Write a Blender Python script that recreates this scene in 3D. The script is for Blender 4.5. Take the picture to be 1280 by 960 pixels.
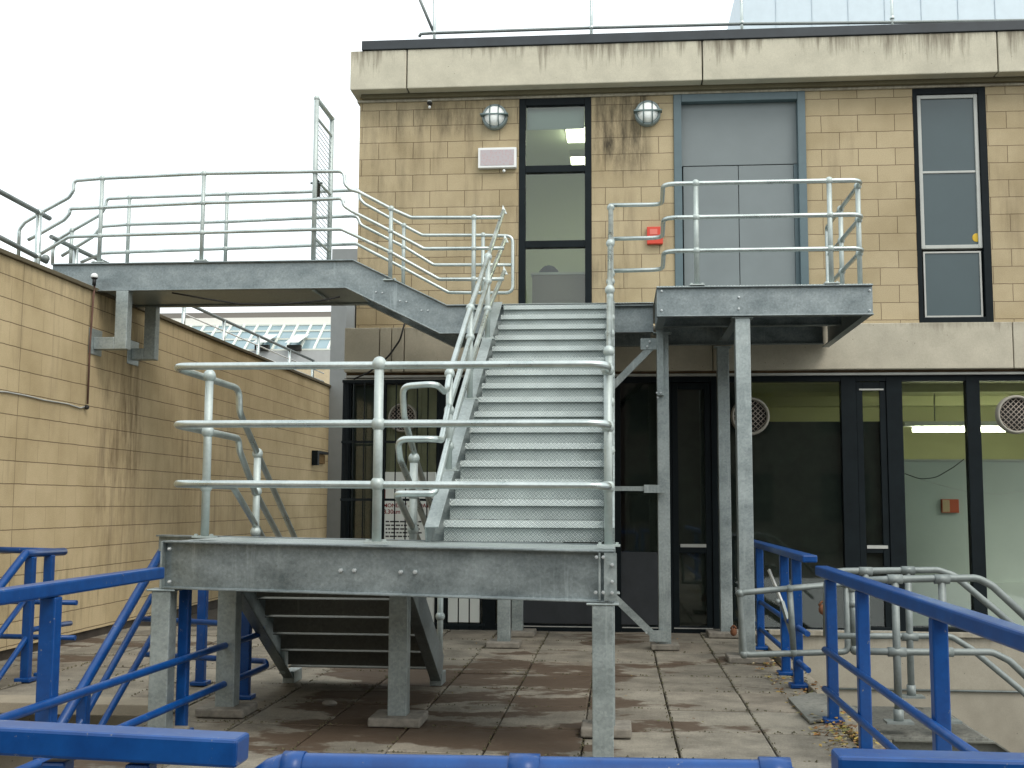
import bpy, bmesh, math, random
from mathutils import Vector, Matrix
random.seed(7)
sc = bpy.context.scene
for o in list(bpy.data.objects): bpy.data.objects.remove(o)
COL = sc.collection
# ------------------------------------------------------------------ camera
FPX, EYE = 1466.0, 1.55
YAW, PIT, ROL = -0.08984734, 0.10178733, 0.00424865
cy, sy, cp, sp = math.cos(YAW), math.sin(YAW), math.cos(PIT), math.sin(PIT)
_f = Vector((sy*cp, cy*cp, sp)); _r = Vector((cy, -sy, 0)); _u = _r.cross(_f)
RT = _r*math.cos(ROL) + _u*math.sin(ROL); UP = _u*math.cos(ROL) - _r*math.sin(ROL)
cam = bpy.data.objects.new('camera', bpy.data.cameras.new('camera')); COL.objects.link(cam)
cam.matrix_world = Matrix(((RT.x, UP.x, -_f.x, 0), (RT.y, UP.y, -_f.y, 0), (RT.z, UP.z, -_f.z, EYE), (0, 0, 0, 1)))
cam.data.sensor_fit = 'HORIZONTAL'; cam.data.sensor_width = 36.0
cam.data.lens = 36.0*FPX/1280.0
cam.data.clip_start = 0.05; cam.data.clip_end = 2000
sc.camera = cam
# ------------------------------------------------------------------ world, overcast light
w = bpy.data.worlds.new('World'); sc.world = w; w.use_nodes = True
nt = w.node_tree; nt.nodes.clear()
SUN_EL, SUN_AZ = math.radians(50), math.radians(140)
sky = nt.nodes.new('ShaderNodeTexSky'); sky.sky_type = 'NISHITA'; sky.sun_disc = False
sky.sun_elevation = SUN_EL; sky.sun_rotation = SUN_AZ; sky.air_density = 1.0; sky.dust_density = 6.0; sky.ozone_density = 1.0
bg1 = nt.nodes.new('ShaderNodeBackground'); bg1.inputs['Strength'].default_value = 0.05
bg2 = nt.nodes.new('ShaderNodeBackground'); bg2.inputs['Strength'].default_value = 1.32
bg2.inputs['Color'].default_value = (0.95, 1.0, 1.0, 1)      # the even cloud layer
ad = nt.nodes.new('ShaderNodeAddShader'); wo = nt.nodes.new('ShaderNodeOutputWorld')
nt.links.new(sky.outputs[0], bg1.inputs['Color']); nt.links.new(bg1.outputs[0], ad.inputs[0]); nt.links.new(bg2.outputs[0], ad.inputs[1]); nt.links.new(ad.outputs[0], wo.inputs['Surface'])
sl = bpy.data.lights.new('sun', 'SUN'); sl.energy = 1.1; sl.angle = math.radians(25); sl.color = (1, 0.97, 0.92)
so = bpy.data.objects.new('sun', sl); COL.objects.link(so)
sd = Vector((math.sin(SUN_AZ)*math.cos(SUN_EL), math.cos(SUN_AZ)*math.cos(SUN_EL), math.sin(SUN_EL)))
so.rotation_euler = sd.to_track_quat('Z', 'Y').to_euler()
sc.view_settings.view_transform = 'Standard'; sc.view_settings.look = 'None'
sc.view_settings.exposure = 0.1; sc.view_settings.gamma = 1; sc.view_settings.use_curve_mapping = False
# ------------------------------------------------------------------ geometry helpers
def at(px, py, X=None, Y=None, Z=None):
    """the point seen at a photo pixel (1280 x 960) that lies on the given world plane"""
    d = _f + RT*((px-640)/FPX) - UP*((py-480)/FPX)
    o = Vector((0, 0, EYE))
    t = (X-o.x)/d.x if X is not None else (Y-o.y)/d.y if Y is not None else (Z-o.z)/d.z
    return o + d*t
class MB:
    def __init__(s): s.v = []; s.f = []; s.sm = []
    def add(s, vs, fs, smooth=False):
        b = len(s.v); s.v += [Vector(v) for v in vs]
        s.f += [tuple(b+i for i in f) for f in fs]; s.sm += [smooth]*len(fs); return s
    def box(s, x0, x1, y0, y1, z0, z1):
        x0, x1 = sorted((x0, x1)); y0, y1 = sorted((y0, y1)); z0, z1 = sorted((z0, z1))
        return s.add([(x0,y0,z0),(x1,y0,z0),(x1,y1,z0),(x0,y1,z0),(x0,y0,z1),(x1,y0,z1),(x1,y1,z1),(x0,y1,z1)],
                     [(0,3,2,1),(4,5,6,7),(0,1,5,4),(1,2,6,5),(2,3,7,6),(3,0,4,7)])
    def bar(s, p0, p1, w, h):
        """box along p0->p1, w across (horizontal), h in its upright direction"""
        return s.sweep([(-w/2,-h/2),(w/2,-h/2),(w/2,h/2),(-w/2,h/2)], [p0, p1])
    def sweep(s, prof, path):
        path = [Vector(p) for p in path]
        t0 = (path[-1]-path[0]); side = Vector((t0.y, -t0.x, 0))
        if side.length < 1e-6: side = Vector((1, 0, 0))
        side.normalize(); n = len(prof); vs = []
        ups = []
        for a, b in zip(path, path[1:]):
            t = (b-a).normalized(); ups.append(side.cross(t).normalized())
        for k, p in enumerate(path):
            if k == 0: m = ups[0]
            elif k == len(path)-1: m = ups[-1]
            else: m = (ups[k-1]+ups[k])/(1+ups[k-1].dot(ups[k]))
            vs += [p+side*a+m*b for a, b in prof]
        fs = []
        for k in range(len(path)-1):
            for i in range(n):
                j = (i+1) % n; fs.append((k*n+i, k*n+j, (k+1)*n+j, (k+1)*n+i))
        fs.append(tuple(range(n))[::-1]); fs.append(tuple(range((len(path)-1)*n, len(path)*n)))
        return s.add(vs, fs)
    def ibeam(s, path, h, wd, tf=0.014, tw=0.010):
        a, b, c = wd/2, h/2, tw/2
        return s.sweep([(-a,-b),(a,-b),(a,-b+tf),(c,-b+tf),(c,b-tf),(a,b-tf),(a,b),(-a,b),(-a,b-tf),(-c,b-tf),(-c,-b+tf),(-a,-b+tf)], path)
    def chan(s, path, h, wd, t=0.012, flip=1):
        a, b = wd/2, h/2
        pr = [(-a,-b),(a,-b),(a,-b+t),(-a+t,-b+t),(-a+t,b-t),(a,b-t),(a,b),(-a,b)]
        if flip < 0: pr = [(-x, y) for x, y in pr][::-1]
        return s.sweep(pr, path)
    def tube(s, pts, r, seg=12, closed=False, fillet=0.0):
        pts = [Vector(p) for p in pts]
        if fillet > 0 and len(pts) > 2: pts = rnd(pts, fillet)
        n = len(pts); vs = []; t = (pts[1]-pts[0]).normalized()
        ref = Vector((0,0,1)) if abs(t.z) < 0.9 else Vector((1,0,0))
        nrm = t.cross(ref).normalized()
        for k, p in enumerate(pts):
            if k == 0: tt = pts[1]-pts[0]
            elif k == n-1: tt = pts[-1]-pts[-2]
            else: tt = (pts[k]-pts[k-1]).normalized()+(pts[k+1]-pts[k]).normalized()
            tt.normalize(); nrm = (nrm-tt*nrm.dot(tt)).normalized(); bn = tt.cross(nrm)
            for i in range(seg):
                a = 2*math.pi*i/seg; vs.append(p+(nrm*math.cos(a)+bn*math.sin(a))*r)
        fs = [(k*seg+i, k*seg+(i+1) % seg, (k+1)*seg+(i+1) % seg, (k+1)*seg+i) for k in range(n-1) for i in range(seg)]
        b = len(s.v); s.add(vs, fs, True)
        s.add(vs[:seg], [tuple(range(seg))[::-1]]); s.add(vs[-seg:], [tuple(range(seg))])
        return s
    def ball(s, c, r, seg=12, rings=7, sc3=(1,1,1)):
        c = Vector(c); vs = []; fs = []
        for j in range(rings+1):
            th = math.pi*j/rings
            for i in range(seg):
                a = 2*math.pi*i/seg
                vs.append(c+Vector((math.sin(th)*math.cos(a)*r*sc3[0], math.sin(th)*math.sin(a)*r*sc3[1], math.cos(th)*r*sc3[2])))
        for j in range(rings):
            for i in range(seg): fs.append((j*seg+i, (j+1)*seg+i, (j+1)*seg+(i+1) % seg, j*seg+(i+1) % seg))
        return s.add(vs, fs, True)
    def build(s, name, mat, parent=None, bevel=0.0, **tags):
        c = sum(s.v, Vector())/len(s.v)
        me = bpy.data.meshes.new(name); me.from_pydata([v-c for v in s.v], [], s.f)
        for p, m in zip(me.polygons, s.sm): p.use_smooth = m
        bm = bmesh.new(); bm.from_mesh(me); bmesh.ops.remove_doubles(bm, verts=bm.verts, dist=1e-5)
        bmesh.ops.recalc_face_normals(bm, faces=bm.faces); bm.to_mesh(me); bm.free()
        me.materials.append(mat)
        o = bpy.data.objects.new(name, me); COL.objects.link(o)
        o['_w'] = list(c)
        if parent is not None:
            o.parent = parent; o.location = c-Vector(parent['_w'])
        else: o.location = c
        if bevel > 0:
            b = o.modifiers.new('bevel', 'BEVEL'); b.width = bevel; b.segments = 2; b.limit_method = 'ANGLE'; b.angle_limit = math.radians(50)
        for k, v in tags.items(): o[k] = v
        return o
def rnd(pts, r, n=6):
    out = [pts[0]]
    for a, b, c in zip(pts, pts[1:], pts[2:]):
        u = (a-b); v = (c-b); lu, lv = u.length, v.length; u.normalize(); v.normalize()
        ang = math.acos(max(-1, min(1, u.dot(v))))
        if ang > math.pi-0.03: out.append(b); continue
        d = min(r/math.tan(ang/2), lu*0.48, lv*0.48)
        p0, p2 = b+u*d, b+v*d
        for i in range(n+1):
            t = i/n; out.append(p0*(1-t)**2+b*2*t*(1-t)+p2*t*t)
    out.append(pts[-1]); return out
def thing(name, loc, label, cat, group=None):
    o = bpy.data.objects.new(name, None); o.empty_display_size = 0.2; COL.objects.link(o)
    o.location = loc; o['_w'] = list(loc); o['label'] = label; o['category'] = cat
    if group: o['group'] = group
    return o
def B(x0, x1, y0, y1, z0, z1): return MB().box(x0, x1, y0, y1, z0, z1)
def copy_tree(o, parent=None, off=None):
    c = o.copy(); COL.objects.link(c)
    if parent is not None: c.parent = parent
    else:
        c.location = o.location+off; c['_w'] = list(c.location)
    for ch in list(o.children): copy_tree(ch, c)
    return c
# ------------------------------------------------------------------ materials
def nmat(name):
    m = bpy.data.materials.new(name); m.use_nodes = True; t = m.node_tree
    return m, t, t.nodes['Principled BSDF']
def N(t, typ, **kw):
    n = t.nodes.new(typ)
    for k, v in kw.items():
        if k in n.inputs: n.inputs[k].default_value = v
        else: setattr(n, k, v)
    return n
def ramp(t, stops, fac=None):
    n = t.nodes.new('ShaderNodeValToRGB'); e = n.color_ramp.elements
    while len(e) < len(stops): e.new(0.5)
    for el, (p, c) in zip(e, stops): el.position = p; el.color = (c[0], c[1], c[2], 1) if isinstance(c, tuple) else (c, c, c, 1)
    if fac is not None: t.links.new(fac, n.inputs['Fac'])
    return n
def mix(t, a, b, fac, mode='MIX'):
    n = t.nodes.new('ShaderNodeMix'); n.data_type = 'RGBA'; n.blend_type = mode
    for s, v in ((n.inputs[0], fac), (n.inputs[6], a), (n.inputs[7], b)):
        if hasattr(v, 'is_output'): t.links.new(v, s)
        elif isinstance(v, (int, float)): s.default_value = v
        else: s.default_value = (v[0], v[1], v[2], 1)
    return n.outputs[2]
def bump(t, bs, h, strength=0.3, dist=0.01):
    b = N(t, 'ShaderNodeBump'); b.inputs['Strength'].default_value = strength; b.inputs['Distance'].default_value = dist
    t.links.new(h, b.inputs['Height']); t.links.new(b.outputs[0], bs.inputs['Normal']); return b
def pos(t): return N(t, 'ShaderNodeNewGeometry').outputs['Position']
def noise(t, vec, scale, detail=5, rough=0.6):
    n = N(t, 'ShaderNodeTexNoise'); n.inputs['Scale'].default_value = scale; n.inputs['Detail'].default_value = detail; n.inputs['Roughness'].default_value = rough
    if vec is not None: t.links.new(vec, n.inputs['Vector'])
    return n.outputs['Fac']
def mapv(t, vec, scale=(1,1,1), loc=(0,0,0), rot=(0,0,0)):
    n = N(t, 'ShaderNodeMapping'); n.inputs['Scale'].default_value = scale; n.inputs['Location'].default_value = loc; n.inputs['Rotation'].default_value = rot
    t.links.new(vec, n.inputs['Vector']); return n.outputs[0]
def plain(name, col, rough=0.6, metal=0.0, var=0.0, nscale=6, spec=None, bmp=0.0, bscale=80):
    m, t, b = nmat(name); b.inputs['Roughness'].default_value = rough; b.inputs['Metallic'].default_value = metal
    b.inputs['Base Color'].default_value = (*col, 1)
    if spec is not None: b.inputs['Specular IOR Level'].default_value = spec
    if var > 0:
        f = noise(t, pos(t), nscale)
        r = ramp(t, [(0.3, tuple(c*(1-var) for c in col)), (0.7, tuple(min(1, c*(1+var)) for c in col))], f)
        t.links.new(r.outputs[0], b.inputs['Base Color'])
    if bmp > 0: bump(t, b, noise(t, pos(t), bscale), bmp, 0.003)
    return m
def steel(name, c0, c1, rough=0.42, metal=0.75, streak=True):
    m, t, b = nmat(name); p = pos(t)
    big = noise(t, mapv(t, p, (1.3, 1.3, 2.2)), 2.2, 6, 0.65)
    sp = N(t, 'ShaderNodeTexVoronoi'); sp.inputs['Scale'].default_value = 55; t.links.new(p, sp.inputs['Vector']); spg = ramp(t, [(0.0, 0.86), (1.0, 1.12)], sp.outputs['Color'])
    run = noise(t, mapv(t, p, (22, 22, 1.2)), 1.0, 5, 0.7); rmask = noise(t, mapv(t, p, (0.9, 0.9, 0.9), (5, 2, 1)), 1.0, 2, 0.5)
    fine = noise(t, p, 46, 4, 0.8)
    f = N(t, 'ShaderNodeMath', operation='MULTIPLY_ADD'); t.links.new(fine, f.inputs[0]); f.inputs[1].default_value = 0.5
    t.links.new(big, f.inputs[2])
    r = ramp(t, [(0.50, c0), (0.98, c1)], f.outputs[0])
    st = noise(t, mapv(t, p, (14, 14, 0.9)), 1.5, 4, 0.6)
    rs = ramp(t, [(0.52, 0.0), (0.75, 1.0)], st)
    col = mix(t, r.outputs[0], tuple(c*0.62 for c in c0), rs.outputs[0]) if streak else r.outputs[0]
    if 'tube' not in name: col = mix(t, col, spg.outputs[0], 1.0, 'MULTIPLY')
    q1 = ramp(t, [(0.56, 0.0), (0.70, 1.0)], run); q2 = ramp(t, [(0.50, 0.0), (0.60, 0.55)], rmask); qm = N(t, 'ShaderNodeMath', operation='MULTIPLY'); t.links.new(q1.outputs[0], qm.inputs[0]); t.links.new(q2.outputs[0], qm.inputs[1])
    if 'tube' not in name: col = mix(t, col, tuple(min(1, c*1.35) for c in c1), qm.outputs[0])
    t.links.new(col, b.inputs['Base Color'])
    b.inputs['Metallic'].default_value = metal
    rr = ramp(t, [(0.3, rough-0.08), (0.75, rough+0.18)], big); t.links.new(rr.outputs[0], b.inputs['Roughness'])
    bump(t, b, fine, 0.12, 0.002)
    return m
def blocks(name, axis, c1, c2, mortar, x0, z0, bh, bl):
    m, t, b = nmat(name); p = pos(t); s = N(t, 'ShaderNodeSeparateXYZ'); t.links.new(p, s.inputs[0])
    c = N(t, 'ShaderNodeCombineXYZ'); t.links.new(s.outputs[axis], c.inputs[0]); t.links.new(s.outputs[2], c.inputs[1])
    v = mapv(t, c.outputs[0], (1,1,1), (-x0, -z0, 0))
    wob = N(t, 'ShaderNodeVectorMath', operation='MULTIPLY_ADD'); nn = N(t, 'ShaderNodeTexNoise'); nn.inputs['Scale'].default_value = 7; nn.inputs['Detail'].default_value = 3
    t.links.new(p, nn.inputs['Vector']); t.links.new(nn.outputs['Color'], wob.inputs[0]); wob.inputs[1].default_value = (0.012, 0.012, 0); t.links.new(v, wob.inputs[2])
    br = N(t, 'ShaderNodeTexBrick'); br.offset = 0.5; br.inputs['Scale'].default_value = 1.0
    br.inputs['Brick Width'].default_value = bl; br.inputs['Row Height'].default_value = bh; br.inputs['Mortar Size'].default_value = 0.0048; br.inputs['Mortar Smooth'].default_value = 0.3
    br.inputs['Bias'].default_value = 0.0
    br.inputs['Color1'].default_value = (*c1, 1); br.inputs['Color2'].default_value = (*c2, 1); br.inputs['Mortar'].default_value = (*mortar, 1)
    t.links.new(wob.outputs[0], br.inputs['Vector'])
    bcol = br.outputs['Color']
    if axis == 1:      # thinly pointed upright joints: they show much fainter than the bed joints
        b2_ = N(t, 'ShaderNodeTexBrick'); b2_.offset = 0.0; b2_.inputs['Scale'].default_value = 1.0; b2_.inputs['Brick Width'].default_value = 500.0; b2_.inputs['Row Height'].default_value = bh
        b2_.inputs['Mortar Size'].default_value = 0.006; b2_.inputs['Mortar Smooth'].default_value = 0.3; b2_.inputs['Color1'].default_value = (*c1, 1); b2_.inputs['Color2'].default_value = (*c2, 1); b2_.inputs['Mortar'].default_value = (*[c*.6 for c in mortar], 1)
        t.links.new(wob.outputs[0], b2_.inputs['Vector']); bcol = mix(t, br.outputs['Color'], b2_.outputs['Color'], 0.6)
    blot = noise(t, p, 1.1, 6, 0.62); rb = ramp(t, [(0.32, (0.70, 0.68, 0.62)), (0.6, (1.0, 1.0, 1.0))], blot)
    col = mix(t, bcol, rb.outputs[0], 0.75, 'MULTIPLY')
    grain = noise(t, p, 120, 3, 0.8); rg = ramp(t, [(0.3, 0.66), (0.68, 1.14)], grain)
    col = mix(t, col, rg.outputs[0], 0.8, 'MULTIPLY')
    # rain streaks and grime with their own shapes
    sv = mapv(t, p, (6.0, 6.0, 0.55)); stn = noise(t, sv, 1.0, 5, 0.65); msk = noise(t, mapv(t, p, (0.6, 0.6, 0.45), (3.1, 1.7, 0)), 1.0, 2, 0.5)
    mm = N(t, 'ShaderNodeMath', operation='MULTIPLY'); r1 = ramp(t, [(0.50, 0.0), (0.76, 0.6)], stn); r2 = ramp(t, [(0.48, 0.0), (0.62, 1.0)], msk)
    t.links.new(r1.outputs[0], mm.inputs[0]); t.links.new(r2.outputs[0], mm.inputs[1])
    col = mix(t, col, (0.13, 0.10, 0.065), mm.outputs[0])
    m['col'] = 1
    b.inputs['Roughness'].default_value = 0.92; b.inputs['Specular IOR Level'].default_value = 0.2
    h = N(t, 'ShaderNodeMath', operation='MULTIPLY_ADD'); t.links.new(br.outputs['Fac'], h.inputs[0]); h.inputs[1].default_value = -1.0; t.links.new(grain, h.inputs[2])
    bump(t, b, h.outputs[0], 0.45, 0.006)
    return m, t, b, col, s, p
def spot(t, s, col, ax, cx, cz, wx, wz, tint, strength=0.8, seed=0.0, lo=0.45, hi=0.75):
    """a stain with its own place and shape on the wall: soft box x streaky noise"""
    def band(o, c, wd):
        a = N(t, 'ShaderNodeMath', operation='SUBTRACT'); t.links.new(o, a.inputs[0]); a.inputs[1].default_value = c
        b2 = N(t, 'ShaderNodeMath', operation='ABSOLUTE'); t.links.new(a.outputs[0], b2.inputs[0])
        q = N(t, 'ShaderNodeMapRange', interpolation_type='SMOOTHSTEP'); t.links.new(b2.outputs[0], q.inputs[0])
        q.inputs[1].default_value = wd; q.inputs[2].default_value = wd*0.35; q.inputs[3].default_value = 0; q.inputs[4].default_value = 1
        return q.outputs[0]
    m1 = N(t, 'ShaderNodeMath', operation='MULTIPLY'); t.links.new(band(s.outputs[ax], cx, wx), m1.inputs[0]); t.links.new(band(s.outputs[2], cz, wz), m1.inputs[1])
    n = noise(t, mapv(t, pos(t), (9, 9, 1.6), (seed, seed, seed)), 1.0, 6, 0.7)
    r = ramp(t, [(lo, 0.0), (hi, 1.0)], n)
    m2 = N(t, 'ShaderNodeMath', operation='MULTIPLY'); t.links.new(m1.outputs[0], m2.inputs[0]); t.links.new(r.outputs[0], m2.inputs[1])
    m3 = N(t, 'ShaderNodeMath', operation='MULTIPLY'); t.links.new(m2.outputs[0], m3.inputs[0]); m3.inputs[1].default_value = strength
    return mix(t, col, tint, m3.outputs[0])

GALV = steel('galvanised_steel', (0.22, 0.262, 0.262), (0.40, 0.45, 0.442), 0.42, 0.55, streak=False)
GALVW = steel('shaded_spangled_beam', (0.135, 0.165, 0.17), (0.32, 0.365, 0.37), 0.40, 0.6, streak=False)  # darker spangled copy of the steel, with flange shade put into its colour
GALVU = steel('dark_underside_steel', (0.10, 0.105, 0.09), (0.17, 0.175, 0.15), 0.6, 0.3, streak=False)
GALVB = steel('bright_galvanised_tube', (0.36, 0.415, 0.40), (0.62, 0.68, 0.66), 0.30, 0.85, streak=False)
GALVP = steel('matt_tube_post', (0.33, 0.385, 0.37), (0.50, 0.56, 0.54), 0.50, 0.45, streak=False)
GALVD = steel('dull_galvanised_tube', (0.13, 0.155, 0.15), (0.26, 0.29, 0.28), 0.5, 0.45, streak=False)
def treadmat():
    m, t, b = nmat('chequer_plate'); p = pos(t); s = N(t, 'ShaderNodeSeparateXYZ'); t.links.new(p, s.inputs[0])
    c = N(t, 'ShaderNodeCombineXYZ'); t.links.new(s.outputs[0], c.inputs[0])
    ad_ = N(t, 'ShaderNodeMath', operation='ADD'); t.links.new(s.outputs[1], ad_.inputs[0]); t.links.new(s.outputs[2], ad_.inputs[1]); t.links.new(ad_.outputs[0], c.inputs[1])
    hs = []
    for a in (45, -45):
        wv = N(t, 'ShaderNodeTexWave', wave_type='BANDS', bands_direction='X'); wv.inputs['Scale'].default_value = 24; wv.inputs['Distortion'].default_value = 0
        t.links.new(mapv(t, c.outputs[0], rot=(0, 0, math.radians(a))), wv.inputs['Vector']); hs.append(wv.outputs['Fac'])
    ck = N(t, 'ShaderNodeTexChecker'); ck.inputs['Scale'].default_value = 46; t.links.new(c.outputs[0], ck.inputs['Vector'])
    h = mix(t, hs[0], hs[1], ck.outputs['Fac'])
    r = ramp(t, [(0.2, (0.235, 0.28, 0.272)), (0.9, (0.52, 0.58, 0.565))], h)
    big = noise(t, p, 5, 5); rb = ramp(t, [(0.3, 0.78), (0.7, 1.08)], big)
    t.links.new(mix(t, r.outputs[0], rb.outputs[0], 0.8, 'MULTIPLY'), b.inputs['Base Color'])
    b.inputs['Metallic'].default_value = 0.5; b.inputs['Roughness'].default_value = 0.42
    bump(t, b, h, 0.5, 0.004); return m
TREAD = treadmat()
def bluemat():
    m, t, b = nmat('blue_gloss_paint'); p = pos(t)
    n = noise(t, p, 9, 6, 0.7); r = ramp(t, [(0.3, (0.001, 0.036, 0.160)), (0.7, (0.003, 0.062, 0.240))], n)
    f = noise(t, p, 26, 6, 0.75); rf = ramp(t, [(0.64, 0.0), (0.66, 1.0)], f)
    t.links.new(mix(t, r.outputs[0], (0.16, 0.17, 0.19), rf.outputs[0]), b.inputs['Base Color'])
    b.inputs['Specular IOR Level'].default_value = 0.4; b.inputs['Roughness'].default_value = 0.33; bump(t, b, noise(t, p, 60, 3), 0.10, 0.002); return m
BLUE = bluemat()
BLACK = plain('black_frame_paint', (0.007, 0.011, 0.013), 0.5, var=0.2, spec=0.12)
DARKIN = plain('dark_interior', (0.02, 0.02, 0.018), 0.9)
GREYDOOR = plain('grey_door_paint', (0.165, 0.195, 0.20), 0.5, var=0.06, nscale=2, bmp=0.1, bscale=15)
TEAL = plain('door_frame_paint', (0.085, 0.13, 0.145), 0.45, var=0.08)
WHITEF = plain('pale_window_frame', (0.42, 0.44, 0.41), 0.5, var=0.08)
LIGHTST = plain('weathered_aluminium', (0.42, 0.43, 0.40), 0.5, 0.2, var=0.1)
RED = plain('red_plastic', (0.55, 0.045, 0.02), 0.4)
WHITE = plain('white_plastic', (0.72, 0.74, 0.73), 0.5)
YELLOW = plain('yellow_sticker', (0.55, 0.36, 0.02), 0.6)
RUST = plain('rusty_iron', (0.16, 0.065, 0.03), 0.9, var=0.4, nscale=30)
CABLE = plain('black_cable', (0.01, 0.01, 0.01), 0.6)
PADC = plain('rough_concrete_pad', (0.20, 0.185, 0.155), 0.95, var=0.3, nscale=14, bmp=0.8, bscale=60)
def concrete(name, base, topz, depth, dark=(0.13, 0.11, 0.08), grime=1.0):
    m, t, b = nmat(name); p = pos(t); s = N(t, 'ShaderNodeSeparateXYZ'); t.links.new(p, s.inputs[0])
    n = noise(t, p, 3.0, 7, 0.65); r = ramp(t, [(0.3, tuple(c*0.84 for c in base)), (0.7, tuple(c*1.06 for c in base))], n)
    g = noise(t, p, 90, 3, 0.8); rg = ramp(t, [(0.3, 0.84), (0.7, 1.06)], g); col = mix(t, r.outputs[0], rg.outputs[0], 0.8, 'MULTIPLY')
    if depth > 0:
        st = noise(t, mapv(t, p, (13, 13, 0.8)), 1.0, 7, 0.72)
        hz = N(t, 'ShaderNodeMapRange'); t.links.new(s.outputs[2], hz.inputs[0]); hz.inputs[1].default_value = topz-depth; hz.inputs[2].default_value = topz; hz.inputs[3].default_value = -0.26; hz.inputs[4].default_value = 0.17
        lo_ = noise(t, mapv(t, p, (1.1, 1.1, 0.3)), 1.0, 4, 0.6); lo2 = N(t, 'ShaderNodeMath', operation='MULTIPLY_ADD'); t.links.new(lo_, lo2.inputs[0]); lo2.inputs[1].default_value = 0.95; lo2.inputs[2].default_value = -0.52
        l3 = N(t, 'ShaderNodeMath', operation='ADD'); t.links.new(lo2.outputs[0], l3.inputs[0]); t.links.new(hz.outputs[0], l3.inputs[1])
        a = N(t, 'ShaderNodeMath', operation='ADD'); t.links.new(st, a.inputs[0]); t.links.new(l3.outputs[0], a.inputs[1])
        rr = ramp(t, [(0.52, 0.0), (0.76, grime)], a.outputs[0]); col = mix(t, col, dark, rr.outputs[0])
    pit = N(t, 'ShaderNodeTexVoronoi'); pit.inputs['Scale'].default_value = 9; t.links.new(p, pit.inputs['Vector'])
    rp = ramp(t, [(0.03, 1.0), (0.06, 0.0)], pit.outputs['Distance']); col = mix(t, col, tuple(c*0.3 for c in base), rp.outputs[0])
    t.links.new(col, b.inputs['Base Color']); b.inputs['Roughness'].default_value = 0.93; b.inputs['Specular IOR Level'].default_value = 0.2
    bump(t, b, g, 0.4, 0.004); return m
def glass(name, tint=(0.92, 0.96, 0.92), tr=1.0):
    m, t, b = nmat(name); t.nodes.remove(b); out = t.nodes['Material Output']
    tb = N(t, 'ShaderNodeBsdfTransparent'); tb.inputs[0].default_value = (*[c*tr for c in tint], 1)
    gl = N(t, 'ShaderNodeBsdfGlossy'); gl.inputs['Roughness'].default_value = 0.03
    fr = N(t, 'ShaderNodeFresnel'); fr.inputs['IOR'].default_value = 1.55
    ms = N(t, 'ShaderNodeMixShader'); t.links.new(fr.outputs[0], ms.inputs[0]); t.links.new(tb.outputs[0], ms.inputs[1]); t.links.new(gl.outputs[0], ms.inputs[2]); t.links.new(ms.outputs[0], out.inputs['Surface'])
    return m
GLASS = glass('window_glass')
def emis(name, col, s):
    m, t, b = nmat(name); b.inputs['Emission Color'].default_value = (*col, 1); b.inputs['Emission Strength'].default_value = s; b.inputs['Base Color'].default_value = (0.8, 0.8, 0.8, 1); return m
TUBE = emis('lit_fluorescent_tube', (1.0, 1.0, 0.74), 20.0)
PANEL_L = emis('lit_ceiling_panel', (1.0, 0.98, 0.75), 9.0)

# ------------------------------------------------------------------ key facade dimensions
FY = 14.6                                   # face of the block wall
def fx(px, py=250, Y=FY): return at(px, py, Y=Y).x
def fz(py, px=800, Y=FY): return at(px, py, Y=Y).z
Zled = fz(406.5, 800, 14.45); Zban = fz(463, 800, 14.45); Zdrip = fz(468, 800, 14.5)
CY = 14.33
Zcb = fz(103, 780, CY); Zct = fz(53.5, 780, CY); Zblk = fz(41.5, 780, CY)
XL = fx(448, 250); XR = 9.0
bh = 0.2165
z_course = fz(138.5, 450)
BW, tB, bB, colB, sB, pB = blocks('sandstone_blockwork', 0, (0.425, 0.350, 0.220), (0.48, 0.40, 0.258), (0.18, 0.135, 0.085), fx(735, 200), z_course-bh*20, bh, 0.45)
for (px, py, wx, wz, sd_, st_) in ((772, 150, 0.50, 0.95, 1.0, 1.0), (797, 150, 0.22, 0.9, 2.6, 1.0), (540, 150, 1.0, 0.3, 51.0, 0.6), (590, 130, 0.9, 0.45, 4.0, 0.55), (480, 200, 0.6, 1.2, 9.0, 0.35), (620, 300, 0.9, 0.8, 13.0, 0.25), (455, 330, 0.35, 0.9, 17.0, 0.45), (760, 350, 0.3, 0.35, 21, 0.6)):
    colB = spot(tB, sB, colB, 0, fx(px, py), fz(py, px), wx, wz, (0.050, 0.042, 0.03), st_, sd_, *((0.40, 0.72) if st_ == 1.0 else (0.43, 0.72)))
tB.links.new(colB, bB.inputs['Base Color'])
CONC = concrete('weathered_fascia_concrete', (0.54, 0.515, 0.41), Zct, 0.60, grime=0.8)
BANDM = concrete('band_concrete', (0.47, 0.44, 0.35), Zled, 0.20, grime=0.45)
PLINTH = concrete('plinth_concrete', (0.36, 0.335, 0.27), 0.02, 0.5, grime=0.4)
STEPC = concrete('step_concrete', (0.30, 0.27, 0.21), 5, 0)

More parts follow.
